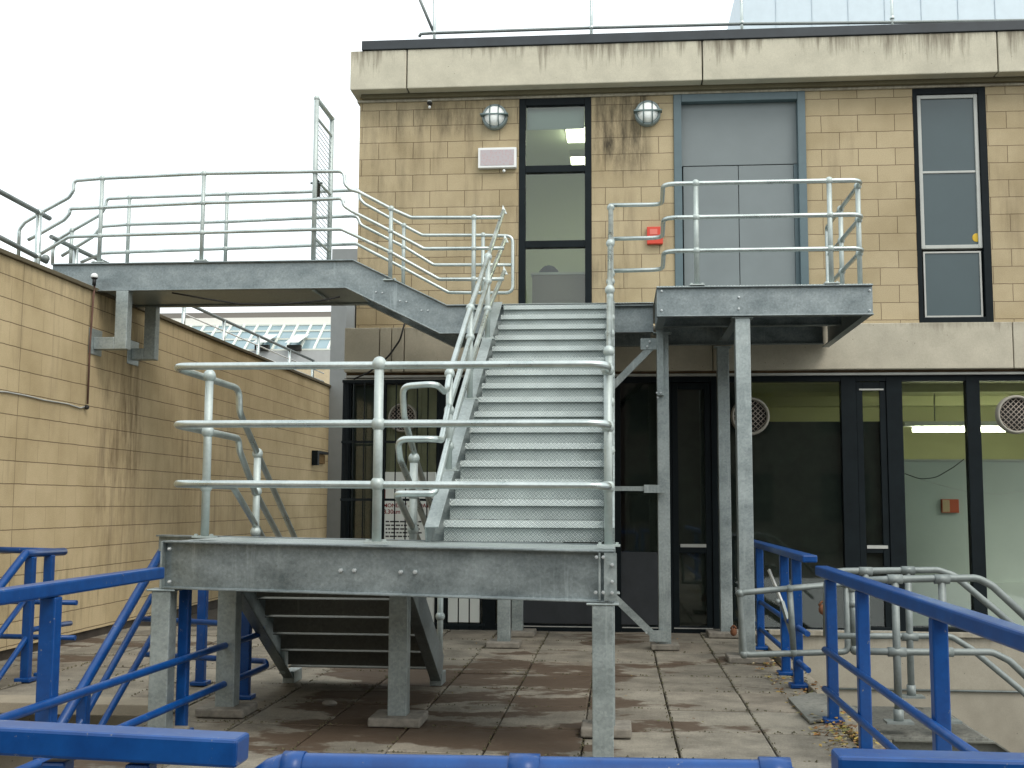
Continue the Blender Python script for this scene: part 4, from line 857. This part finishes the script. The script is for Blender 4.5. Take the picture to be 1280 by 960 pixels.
# supports
def bpost(px, py, Y, ztop, wd, pad):
    c = at(px, py, Y=Y); return hpost(c.x, Y+wd/2, ztop, wd=wd, pad=pad, parent=BA)
bpost(931.5, 600, 11.96, zbt-hb2-.016, 0.15, .40); bpost(906, 600, 14.2, zbt-hb2-.016, 0.14, .45); bpost(830, 640, 12.88, zl0-.345, 0.13, .30); p5 = bpost(629.5, 780, 12.88, zl0-.345, .14, .36); bpost(646.5, 780, 14.0, zl0-.345, .13, .42)
c = at(827, 440, Y=12.8); MB().chan([(c.x-.01, 12.80, zbt-hb2-.02), (c.x-.01, 12.80, at(825, 492, Y=12.8).z)], .06, .08, .008, 1).build('hanger_angle', GALV, BA) if False else None
B(at(821, 450, Y=12.8).x, at(829.5, 450, Y=12.8).x, 12.80, 12.875, at(825, 494, Y=12.8).z, at(825, 398, Y=12.8).z).build('hanger_angle', GALV, BA, bevel=.003)
for q in ((821, 491), (826, 491), (822, 497)): bolt(q[0], q[1], 12.79, BA, .011)
br_ = MB(); yb_ = 12.85
br_.bar(at(815, 433, Y=yb_), at(640, 610, Y=yb_), .012, .075); br_.build('brace', GALV, BA)
MB().bar(at(824, 801, Y=yb_-.02), at(640, 622, Y=yb_-.02), .012, .075).build('brace', GALV, BA)
MB().bar(at(824, 611, Y=yb_-.0), at(640, 610, Y=yb_), .05, .05).build('brace', GALV, BA)
q = at(803, 438, Y=12.84); B(q.x-.02, at(822, 430, Y=12.84).x, 12.83, 12.842, at(810, 437, Y=12.84).z, at(810, 423, Y=12.84).z).build('gusset_plate', GALV, BA); q = at(812, 800, Y=12.8); B(q.x, at(836, 800, Y=12.8).x, 12.80, 12.812, at(820, 802, Y=12.8).z, at(820, 788, Y=12.8).z).build('gusset_plate', GALV, BA); B(at(805, 611, Y=12.8).x, at(832, 611, Y=12.8).x, 12.79, 12.80, at(820, 616, Y=12.8).z, at(820, 606, Y=12.8).z).build('gusset_plate', GALV, BA)
bolt(812, 427, 12.82, BA, .012); bolt(809, 433, 12.82, BA, .012); bolt(808, 791, 12.79, BA, .012)
# balcony guard rails
hz = [at(930, 228, Y=FYB+.04).z, at(930, 270.5, Y=FYB+.04).z, at(930, 312.5, Y=FYB+.04).z]
xc = at(1080, 300, Y=FYB+.04).x
for z, zz1 in zip(hz, ztop3):
    xj = at(829, 230, Y=FYB+.04).x
    MB().tube([Vector((xrr, 12.84, zz1)), Vector((xj+.02, 12.84, zz1+(z-zz1)*.3)), Vector((xj, FYB+.04, z)), Vector((xc, FYB+.04, z)), Vector((xc, 13.9, z))] , TR_, 12, fillet=.14).build('guard_rail', HR, BA)
MB().tube([Vector((xc, 13.9, hz[0])), Vector((xc, 14.02, hz[0])), Vector((xc, 14.02, hz[2])), Vector((xc, 13.9, hz[2]))], TR_, 12, fillet=.06).build('end_loop', HR, BA)
MB().tube([Vector((xc, 14.02, hz[2]+.05)), Vector((xc, 14.02, zbt+.01))], TR_, 12).build('post', HR, BA)
for x, y in ((at(870.5, 300, Y=FYB+.04).x, FYB+.04), (at(1038, 300, Y=FYB+.04).x, FYB+.04), (xc, FYB+.28), (xc, 13.15)):
    post((x, y, hz[0]), (x, y, zbt+.012), HR, BA, hz, r=.026, kr=.04)

# ------------------------------------------------------------------ FOOTBRIDGE
FB = thing('steel_footbridge', (-4, 13.5, 3.5), 'cranked galvanised steel footbridge with tube railings from stair top to left wall', 'footbridge')
NY, RY = 12.92, 14.0; hF = 0.33
tp = [(66, 331.5), (250, 327.5), (438, 324.5), (555, 388), (600, 389)]
path = [at(x, y, Y=NY) for x, y in tp]; 
# straighten to world-true runs
zA = sum(p.z for p in path[:3])/3; path = [Vector((path[0].x, NY, zA)), Vector((path[2].x, NY, zA)), Vector((path[3].x, NY, zl0+.0)), Vector((LX0-.01, NY, zl0+.0))]
off = Vector((0, 0, -hF/2))
MB().ibeam([p+off for p in path], hF, 0.10, 0.014, 0.01).build('near_beam', GALVW, FB, bevel=0.003)
MB().ibeam([Vector((p.x, RY, p.z))+off for p in path], hF, 0.10, 0.014, 0.01).build('far_beam', GALVW, FB)
B(path[0].x, path[1].x, NY+.06, RY-.06, zA-.05, zA-.04).build('deck', TREAD, FB); B(path[2].x, LX0-.01, NY+.06, RY-.06, zl0-.02, zl0-.01).build('lower_deck', TREAD, FB)
B(path[0].x+.3, path[1].x, NY+.012, RY-.012, zA-hF+.02, zA-hF+.03).build('soffit_plate', GALV, FB)
n_ = 4
for i in range(n_):
    f0, f1_ = i/n_, (i+1)/n_; xa, xb = path[1].x+(path[2].x-path[1].x)*f0, path[1].x+(path[2].x-path[1].x)*f1_; zz = zA+(zl0-zA)*f1_
    B(xa, xb+.02, NY+.06, RY-.06, zz-.02, zz-.01).build('tread', TREAD, FB)
for x0_, yy in ((154, NY+.0), (190, RY-.02)):
    c = at(x0_, 400, Y=yy); zb1 = at(x0_, 437 if yy < 13.5 else 450, Y=yy).z; wd = .145
    m_ = MB(); m_.box(c.x-wd/2, c.x+wd/2, yy-.06, yy+.07, zb1, zA-hF-.002); m_.box(WX+.016, c.x-wd/2-.001, yy-.058, yy+.068, zb1, zb1+.14); m_.box(WX+.002, WX+.015, yy-.16, yy+.17, zb1-.06, zb1+.24)
    m_.build('wall_bracket', GALV, FB, bevel=.006)
for q in ((489, 347), (440, 332), (450, 338), (470, 365), (478, 366), (500, 376), (508, 377), (527, 388), (535, 388)): bolt(q[0], q[1], NY-.012, FB, .009, .008) if q[1] > 350 else None
def prail(pts, Y, nm='guard_rail', r=.021): return MB().tube([at(x, y, Y=Y) for x, y in pts], r, 10, fillet=.09).build(nm, HR, FB)
prail([(23, 320), (24, 287), (31, 278), (53, 265), (86, 247), (92, 238), (92, 226), (128, 223), (255, 217), (388, 214.5), (430, 214), (431, 230), (438, 237), (449, 240), (489, 261), (514, 272), (592, 272), (626, 271.5)], NY)
prail([(35, 300), (50, 292), (80, 275), (87, 267), (87.5, 261), (125, 259.5), (252, 253.7), (385, 250), (428, 248), (429.5, 257), (440, 264), (489, 289), (530, 311), (592, 310.5), (630, 310)], NY)
prail([(48, 319), (86, 296), (123, 294.7), (251, 290.8), (385, 287), (427, 286.5), (489, 315.6), (549, 349), (592, 349), (630, 348.5)], NY)
prail([(65.5, 330), (66, 312), (71, 300), (91, 288), (126, 268), (132, 258), (133, 248.5), (162, 247), (285, 242.6), (440, 238), (449, 237), (450, 249), (456, 255), (505, 282), (528, 294), (604, 294), (641, 295), (641, 331), (641, 366), (604, 366), (561, 365.6), (506, 336), (446, 305), (440, 305), (282, 310.7), (160, 315), (127, 316.5), (101, 328)], RY)
prail([(77, 320), (116, 296), (127, 283), (162, 280.5), (284, 277), (440, 270), (447, 271), (451, 281), (506, 309), (542, 331), (604, 331), (639, 331)], RY)
for (xt, yt), ks, zb3 in (((128, 223), (259.5, 294.7), 329), ((255, 217), (253.7, 290.8), 327), ((489, 261), (289, 315.6), 351), ((592.5, 272), (310.5, 349), 388)):
    p_ = at(xt, yt, Y=NY); z_b = at(xt, zb3, Y=NY).z
    post(p_, (p_.x, NY, z_b), HR, FB, [p_.z]+[at(xt, k_, Y=NY).z for k_ in ks], r=.024, kr=.036)
for (xt, yt), ks, zb3 in (((162, 247), (280.5, 315), 330), ((284, 242.6), (277, 310.7), 328), ((505, 282), (309, 336), 362), ((604, 294), (331, 366), 386), ((90, 288), (310,), 334)):
    p_ = at(xt, yt, Y=RY); z_b = at(xt, zb3, Y=RY).z
    post(p_, (p_.x, RY, z_b), HR, FB, [p_.z]+[at(xt, k_, Y=RY).z for k_ in ks], r=.023, kr=.034, plate=False)
# gate across the bridge
g0 = at(393, 122, Y=NY); gxg = g0.x+.02; GYf = 13.68
MG = thing('mesh_gate', (gxg, 13.3, zA), 'tall narrow mesh gate standing open above the footbridge deck', 'gate')
zg0 = g0.z; zgb = zA+.02
fm = MB(); fm.tube([(gxg, NY+.03, zgb), (gxg, NY+.03, zg0)], .028, 10); fm.tube([(gxg, GYf, zgb), (gxg, GYf, zg0)], .028, 10)
for zz in (zg0, zg0-.22, zg0-.95, zg0-1.65, zg0-2.25): fm.tube([(gxg, NY+.03, zz), (gxg, GYf, zz)], .016 if zz < zg0 else .028, 8)
fm.ball((gxg, NY+.03, zg0), .035).ball((gxg, GYf, zg0), .035)
fm.build('frame', GALVP, MG)
ms_ = MB(); zz = zgb+.05
while zz < zg0-.25: ms_.tube([(gxg, NY+.04, zz), (gxg, GYf-.01, zz-.03)], .0042, 4); zz += .058
yy = NY+.1
while yy < GYf: ms_.tube([(gxg+.003, yy, zgb), (gxg+.003, yy, zg0-.24)], .0018, 4); yy += .058
ms_.build('mesh', GALVD, MG)
lk = at(397, 232, Y=NY+.1); MB().box(gxg-.03, gxg+.03, NY+.04, NY+.16, lk.z-.12, lk.z+.06).build('lock_box', BLACK, MG)
MB().tube([(gxg-.07, NY+.1, lk.z+.03), (gxg+.07, NY+.1, lk.z+.03)], .014, 8).build('handle', GALVD, MG)
cablething([(215, 366), (260, 374), (300, 380), (345, 381), (400, 376), (425, 371)], 12.95, 'hanging_cable', 'long slack black cable hanging under the footbridge', 0.010)

# ------------------------------------------------------------------ BLUE RAILINGS
def boxrail(a, b_, wd, h, nm, parent, mat=BLUE, bev=.012): return MB().bar(a, b_, wd, h).build(nm, mat, parent, bevel=bev)
def vpost(x, y, z0, z1, s, parent, plate=True, nm='post'):
    m_ = MB(); m_.box(x-s/2, x+s/2, y-s/2, y+s/2, z0, z1)
    if plate: m_.box(x-s*.95, x+s*.95, y-s*.95, y+s*.95, z0, z0+.035)
    return m_.build(nm, BLUE, parent, bevel=.008)
# right of the left stairwell
AX = -2.93; za = at(199, 716, X=AX).z
RA = thing('blue_railing', (AX, 7, 0), 'blue railing along the right side of the left stairwell with a heavy box top rail', 'railing')
boxrail((AX, 2.4, za), (AX, at(198, 716, X=AX).y, za), .09, .075, 'top_rail', RA); boxrail((AX-.03, 7.8, za), (AX-.03, 9.47, za), .05, .05, 'top_rail', RA)
MB().tube([(AX+.05, 2.4, at(0, 895, X=AX).z), (AX+.05, 5.4, at(0, 895, X=AX).z), (AX+.05, 9.45, at(327, 789, X=AX).z), (AX+.03, 9.5, .555), (-4.1, 9.9, .555)], .024, 10, fillet=.03).build('mid_rail', BLUE, RA)
MB().tube([(AX+.05, 2.4, .29), (AX+.05, 9.6, at(338, 827, X=AX).z), (AX+.03, 9.63, .25), (-4.1, 9.95, .25)], .024, 10, fillet=.03).build('low_rail', BLUE, RA)
q = at(61, 820, X=AX); vpost(AX, q.y, 0.0, za-.04, .085, RA); q = at(226, 820, X=AX); vpost(AX, 7.85, 0, za-.04, .07, RA); q = at(303, 870, X=AX); vpost(AX-.03, 9.3, 0, za-.04, .075, RA); q = at(250, 855, Z=0); vpost(q.x+.02, 9.95, 0, za-.04, .075, RA)
MB().bar((AX, 9.47, za), (-3.6, 9.95, za), .05, .05).build('top_rail', BLUE, RA, bevel=.006)
# sloping handrail down the stairwell, nearer one
HX = -3.52
RH = thing('blue_handrail', (HX, 8, 0), 'set of three sloping blue tubes running down the stairwell beside the left steel post', 'handrail')
for (a, b_, r_) in (((203, 688), (70, 916), .034), ((190, 745), (96, 912), .024), ((190, 796), (116, 926), .024)):
    p0, p1 = at(*a, X=HX), at(*b_, X=HX); d = (p1-p0); MB().tube([p0, p1+d*.35], r_, 12).build('tube', BLUE, RH)
q = at(104, 890, X=HX); B(HX-.035, HX+.035, q.y-.035, q.y+.035, -1.0, at(104, 857, X=HX).z).build('post', BLUE, RH, bevel=.006)
# far-left railing
BX = -5.12
RB = thing('blue_railing', (BX, 10, 0), 'blue railing by the left wall with sloping tubes down the far side of the stairwell', 'railing')
def bp(x, y): return at(x, y, X=BX)
p0 = bp(80, 689.5); p1 = bp(32, 692)
MB().tube([p0, p1, at(0, 733, X=BX), at(-40, 786, X=BX)], .036, 12, fillet=.04).build('top_rail', BLUE, RB)
MB().tube([bp(32, 748), bp(9, 779), bp(-25, 826)], .024, 10).build('mid_rail', BLUE, RB); MB().tube([bp(88, 779), bp(67, 782), bp(40, 787), bp(0, 845), bp(-20, 874)], .024, 10, fillet=.05).build('low_rail', BLUE, RB)
MB().tube([(p0.x, p0.y, p0.z), (-5.95, p0.y+.1, p0.z+.01)], .03, 10).build('back_rail', BLUE, RB)
for zz in (.62, .30): MB().tube([(p0.x+.12, p0.y+.05, zz), (-5.95, p0.y+.1, zz)], .024, 10).build('back_rail', BLUE, RB)
for px, py in ((37, 852), (69, 845)): q = at(px, py, Z=0); vpost(BX, q.y, 0, p0.z-.02, .075, RB)
# right side railings
DX = 1.53; zd = at(1100, 736, X=DX).z
RD = thing('blue_railing', (DX, 6, 0), 'right-hand blue railing whose long box top rail runs towards the camera', 'railing')
yD = at(1027, 712, X=DX).y
boxrail((DX, 2.5, zd-.02), (DX, yD, zd-.005), .10, .075, 'top_rail', RD)
for a, b_ in (((1031, 812), (1200, 932)), ((1031, 861), (1110, 925))):
    p0, p1 = at(*a, X=DX-.055), at(*b_, X=DX-.055); d = (p1-p0).normalized(); d = Vector((0, -1, 0)); MB().tube([p0, p0+d*5.2], .024, 10).build('lower_rail', BLUE, RD)
for px, py in ((1041, 860), (1080, 850), (1175, 850)): q = at(px, py, X=DX); vpost(DX, q.y, 0, zd-.05, .075, RD)
RC = thing('blue_railing', (DX, 11, 0), 'short blue railing on the far right standing close to the building', 'railing')
p0, p1 = at(1010, 698, X=DX), at(941, 684, X=DX); boxrail((DX, p0.y-.1, p0.z), (DX, 13.9, p0.z), .12, .06, 'top_rail', RC)
for za_ in (.51, .22): MB().tube([(DX, p0.y+.1, za_), (DX, 13.9, za_)], .024, 10).build('lower_rail', BLUE, RC)
for px, py in ((1006, 860), (985, 844), (956, 812)): q = at(px, py, Z=0.0); vpost(DX, q.y+.02, 0, p0.z-.03, .08, RC)
# near rails at the bottom of the frame
yN = 2.75
pL = at(296, 925, Y=yN); zN = pL.z
R1 = thing('blue_railing', (-2, yN, 0), 'nearest blue box-section rail crossing the bottom left corner of the view', 'railing')
a = at(-60, 906.5, Y=yN); hN = at(100, 915, Y=yN).z-at(100, 951, Y=yN).z
a = Vector((a.x, yN+.05, a.z-hN/2)); b_ = Vector((pL.x, yN+.05, pL.z-hN/2))
boxrail(a, b_, .10, hN, 'top_rail', R1, bev=.008)
vpost(at(60, 955, Y=yN).x, yN+.05, 0, b_.z-hN/2, .06, R1); MB().tube([(b_.x-.03, yN+.05, .5), (-1.9, yN+.06, .5)], .02, 8).build('low_rail', BLUE, R1)
vpost(b_.x-.25, yN+.05, 0, b_.z-hN/2, .0601, R1)
R3 = thing('blue_railing', (1, yN, 0), 'nearest blue box-section rail crossing the bottom right corner of the view', 'railing')
a = at(1048, 945.5, Y=yN); b_ = at(1340, 953, Y=yN)
boxrail((a.x, yN+.05, a.z-hN/2), (b_.x, yN+.05, b_.z-hN/2), .10, hN, 'top_rail', R3, bev=.008); vpost(a.x+.06, yN+.05, 0, a.z-hN, .06, R3)
R2 = thing('blue_hoop_rail', (0, yN, 0), 'blue tube gate rail with rounded ends along the bottom centre of the view', 'railing')
t0, t1 = at(345, 941, Y=yN+.03), at(985, 950, Y=yN+.03); rN = .037
zc_ = t0.z-rN; zc1 = t1.z-rN
MB().tube([(t0.x-.05, yN+.03, zc_-.5), (t0.x-.05, yN+.03, zc_), (t1.x+.04, yN+.03, zc1), (t1.x+.04, yN+.03, zc1-.5)], rN, 18, fillet=.10).build('hoop', BLUE, R2)
for px in (656, 968): 
    c = at(px, 948, Y=yN+.03).x; f_ = (c-t0.x)/(t1.x-t0.x); zz = zc_+(zc1-zc_)*f_; MB().tube([(c-.035, yN+.03, zz), (c+.035, yN+.03, zz)], rN+.006, 18).build('sleeve', BLUE, R2)
MB().tube([(t0.x+.02, yN+.03, zc_-.0012), (t0.x+.07, yN+.03, zc_-.0012)], rN+.006, 18).build('sleeve', BLUE, R2)
for zz in (zc_-.45,): MB().tube([(t0.x-.05, yN+.03, zz), (t1.x+.04, yN+.03, zz)], rN*.8, 12).build('low_rail', BLUE, R2)

# ------------------------------------------------------------------ GREY TUBE BARRIERS, RIGHT
EY = 10.1
E1 = thing('tube_barrier', (1.5, EY, 0), 'grey scaffold-tube gate panel crossing between the blue railings', 'barrier')
def ep(x, y, Y=EY): return at(x, y, Y=Y)
m_ = MB().tube([ep(1058, 729), ep(925, 741), ep(930, 818.5), ep(1060, 814.5), ep(1058, 729)], .026, 10, fillet=.05); m_.build('frame', GALVD, E1)
MB().tube([ep(987, 735), ep(992, 816)], .026, 10).ball(ep(987, 736), .036).ball(ep(992, 816), .036).build('upright', GALVD, E1)
MB().tube([ep(1065, 733), ep(1069, 812)], .03, 10).ball(ep(1065, 735), .045).ball(ep(1069, 812), .045).ball(ep(1066, 755), .04).build('hinge_post', GALVD, E1)
MB().ball(ep(925, 742), .036).ball(ep(930, 818), .036).ball(ep(1058, 730), .04).build('elbows', GALVD, E1)
def barrier(Y, top, low, verts_, label, closed=None):
    t_ = thing('tube_barrier', (2.3, Y, 0), label, 'barrier')
    MB().tube([at(x, y, Y=Y) for x, y in top], .026, 10, fillet=.14).build('top_rail', GALVD, t_); MB().tube([at(x, y, Y=Y) for x, y in low], .024, 10, fillet=.14).build('low_rail', GALVD, t_)
    for (px, y0, y1, fl_) in verts_:
        c = at(px, (y0+y1)/2, Y=Y); zb1 = at(px, y1, Y=Y).z; zt1 = at(px, y0, Y=Y).z
        m_ = MB().tube([(c.x, Y, zb1), (c.x, Y, zt1)], .026, 10).tube([(c.x-.05, Y, zt1), (c.x+.05, Y, zt1)], .034, 10)
        if fl_: m_.tube([(c.x, Y, zb1), (c.x, Y, zb1+.09)], .034, 10); m_.box(c.x-.09, c.x+.09, Y-.06, Y+.06, zb1-.004, zb1+.012); 
        zlq = at(px, fl_ if fl_ and fl_ > 1 else (y0+y1)/2, Y=Y).z
        if fl_: m_.tube([(c.x-.06, Y, zlq), (c.x+.06, Y, zlq)], .033, 10)
        m_.build('post', GALVD, t_)
    return t_
barrier(9.43, [(1033, 795), (1033, 714), (1080, 713.5), (1172, 712.5), (1192, 719), (1247, 765), (1300, 812)], [(1033, 795), (1100, 795), (1188, 795), (1214, 811), (1273, 860), (1300, 884)], [(1083, 714, 795, 0), (1137, 713, 871, 796)], 'grey tube handrail behind the metal landing, nearer the building, sloping down right')
barrier(8.37, [(1072, 726), (1120, 724), (1180, 723), (1222, 722.5), (1240, 732), (1300, 788)], [(1076, 814), (1120, 815), (1178, 815), (1240, 815), (1262, 826), (1310, 872)], [(1121, 724, 903, 815), (1180, 724, 902, 815)], 'grey tube handrail on the near side of the metal landing, sloping down right')
PLT = steel('ribbed_deck_plate', (0.14, 0.145, 0.13), (0.24, 0.24, 0.21), .6, .3)
ML = thing('metal_stair', (2.4, 8.9, 0), 'steel landing and channel-sided stair dropping away to the lower yard at right', 'steps')
lxA, lxB = 1.74, at(1235, 905, Y=8.3).x
m_ = MB(); m_.box(lxA, lxB, 8.3, 9.5, -.02, .0); 
y = 8.32
while y < 9.49: m_.box(lxA+.02, lxB-.02, y, y+.008, 0.0005, .005); y += .04
m_.build('landing_plate', PLT, ML)
zz = -.11
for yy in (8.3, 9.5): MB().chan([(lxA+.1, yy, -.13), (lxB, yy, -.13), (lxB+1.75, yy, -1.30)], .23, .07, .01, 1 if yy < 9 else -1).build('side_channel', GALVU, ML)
for i in range(1, 8):
    B(lxB+.22*(i-1)+.02, lxB+.22*i+.04, 8.34, 9.46, -.16*i-.01, -.16*i).build('tread', PLT, ML)
# board / plate lying on the paving edge, rusty clamps, leaning bar
o = MB(); q4 = [at(985, 872, Z=.03), at(1030, 862, Z=.03), at(1075, 888, Z=.03), at(1012, 901, Z=.03)]
o.add(q4+[v-Vector((0, 0, .022)) for v in q4], [(0,1,2,3),(4,7,6,5),(0,4,5,1),(1,5,6,2),(2,6,7,3),(3,7,4,0)]); o = o.build('cover_plate', PLT, bevel=.003); o['label'] = 'flat grey metal plate lying on the paving at the right edge'; o['category'] = 'plate'
LB = thing('leaning_bar', tuple(at(1000, 836, Y=10.8)), 'weathered metal bar with a clamp leaning behind the far right blue railing', 'metal bar')
MB().bar(at(961, 712, Y=11.2), at(979, 757, Y=11.0), .022, .03).build('upper_arm', LIGHTST, LB, bevel=.006); MB().bar(at(977, 752, Y=11.0), at(1004, 838, Y=10.7), .03, .04).build('lower_arm', GALVD, LB); MB().ball(at(972, 752, Y=11), .028).build('clamp', GALVD, LB)
for (px, py, Y_, lab) in ((1028.5, 762, 9.9, 'rusty clamp hanging on the grey tube post between the blue railings'), (917, 790, 12.5, 'rusty clamp low beside the grey steel balcony post')):
    c = at(px, py, Y=Y_); k_ = thing('rusty_clamp', tuple(c), lab, 'clamp'); MB().ball(c, .036, 8, 6, (1, .8, 1.2)).build('body', RUST, k_); MB().tube([c+Vector((-.03, 0, .03)), c+Vector((.0, 0, .075)), c+Vector((.03, 0, .03))], .01, 6, fillet=.02).build('shackle', RUST, k_)
c = at(412, 879, Z=0.04); 
o = MB().ball(c, .05, 10, 6, (1.2, .8, .5)).build('stone', PADC); o['label'] = 'small brown stone lying on the dark paving under the lower flight'; o['category'] = 'stone'

# ------------------------------------------------------------------ BEYOND THE WALL
gc = thing('cladding_tower', (at(430, 400, Y=24).x, 24.5, 0), 'plain grey clad tower slab rising beyond the left wall beside the main building', 'tower')
B(at(413.5, 400, Y=24).x, at(447, 400, Y=24).x, 24, 27, 0, at(430, 311, Y=24).z).build('wall', plain('grey_cladding', (0.20, 0.218, 0.218), 0.6, var=.05), gc)
c = (at(432.5, 395, Y=14.62).x, at(443.5, 395, Y=14.62).x)
B(c[0], c[1], 14.62, 14.9, Zled+.002, at(438, 372, Y=14.62).z).build('lit_side_strip', plain('lit_side_tone', (0.34, 0.37, 0.38), 0.5, var=.06), bld)  # pale box standing in for the lit side of the grey slab
HB = 44.0
hb = thing('glazed_building', (at(310, 430, Y=HB).x, HB+5, 0), 'distant building with sloping greenhouse-like glazing seen beyond the left wall', 'building')
gl0, gl1 = at(150, 470, Y=HB).x, at(460, 470, Y=HB).x
def hz_(px, py, Y=HB): return at(px, py, Y=Y).z
sk = 0.0
zr_b, zr_t, zg_t, zg_b = hz_(413, 400), hz_(413, 386.5), hz_(413, 402), hz_(413, 437)
B(gl0, gl1, HB+2.2, HB+14, zr_b+.25, zr_t+.28).build('roof', plain('far_roof', (0.15, 0.14, 0.125), 0.8), hb); B(gl0, gl1, HB+1.7, HB+2.19, zg_t+.1, zr_b+.4).build('eaves', plain('far_white', (0.70, 0.69, 0.64), 0.7), hb)
gp = MB(); gp.add([(gl0, HB, zg_b), (gl1, HB, zg_b), (gl1, HB+1.7, zg_t+.15), (gl0, HB+1.7, zg_t+.15)], [(0,1,2,3)]); gp.build('glazing', plain('far_glass', (0.22, 0.31, 0.34), 0.15, 0.1, var=.1, nscale=.8), hb)
bm_ = MB(); x = gl0
while x < gl1: bm_.bar((x, HB-.03, zg_b), (x, HB+1.67, zg_t+.15), .09, .08); x += .55
for f_ in (0, .42, .75, 1): bm_.bar((gl0, HB-.04+1.7*f_, zg_b+(zg_t+.15-zg_b)*f_), (gl1, HB-.04+1.7*f_, zg_b+(zg_t+.15-zg_b)*f_), .08, .07)
bm_.build('glazing_bars', plain('far_bars', (0.62, 0.66, 0.60), 0.6), hb)
for px in (328, 368):
    a = at(px, 425, Y=HB-.2); m_ = MB(); m_.add([(a.x-.27, HB-.6, a.z-.15), (a.x+.27, HB-.6, a.z-.15), (a.x+.35, HB+.7, a.z+.35), (a.x-.19, HB+.7, a.z+.35)], [(0,1,2,3)]); o_ = m_.build('open_window', plain('far_sash', (0.55, 0.58, 0.55), 0.4), hb)
    B(a.x-.27, a.x+.27, HB-.3, HB-.1, a.z-.40, a.z-.2).build('shadowed_opening', DARKIN, hb)
B(gl0, gl1, HB-.1, HB+10, 0, zg_b-.05).build('wall', plain('far_render', (0.36, 0.38, 0.38), 0.8, var=.05), hb)
B(at(370, 470, Y=40).x, at(411.5, 470, Y=40).x, 40, 43, 0, at(390, 461, Y=40).z).build('annex', plain('far_cream', (0.50, 0.42, 0.28), 0.8, var=.1), hb)
# unseen block added behind the viewpoint so the glass has something dark to reflect
OP = thing('added_reflection_block', (0, -13, 0), 'unseen dark brick block added behind the viewpoint for the glass to reflect', 'building')
B(-25, 25, -16, -11, 0, 6.6).build('wall', plain('dark_brick', (0.075, 0.06, 0.05), 0.9, var=.3, nscale=3), OP)
m_ = MB()
for i in range(14): m_.box(-22+3.2*i, -20.4+3.2*i, -10.999, -10.97, 1.0, 2.6); m_.box(-22+3.2*i, -20.4+3.2*i, -10.999, -10.97, 4.0, 5.5)
m_.build('windows', BLACK, OP)
# tidy helper properties
for o in bpy.data.objects:
    if '_w' in o: del o['_w']
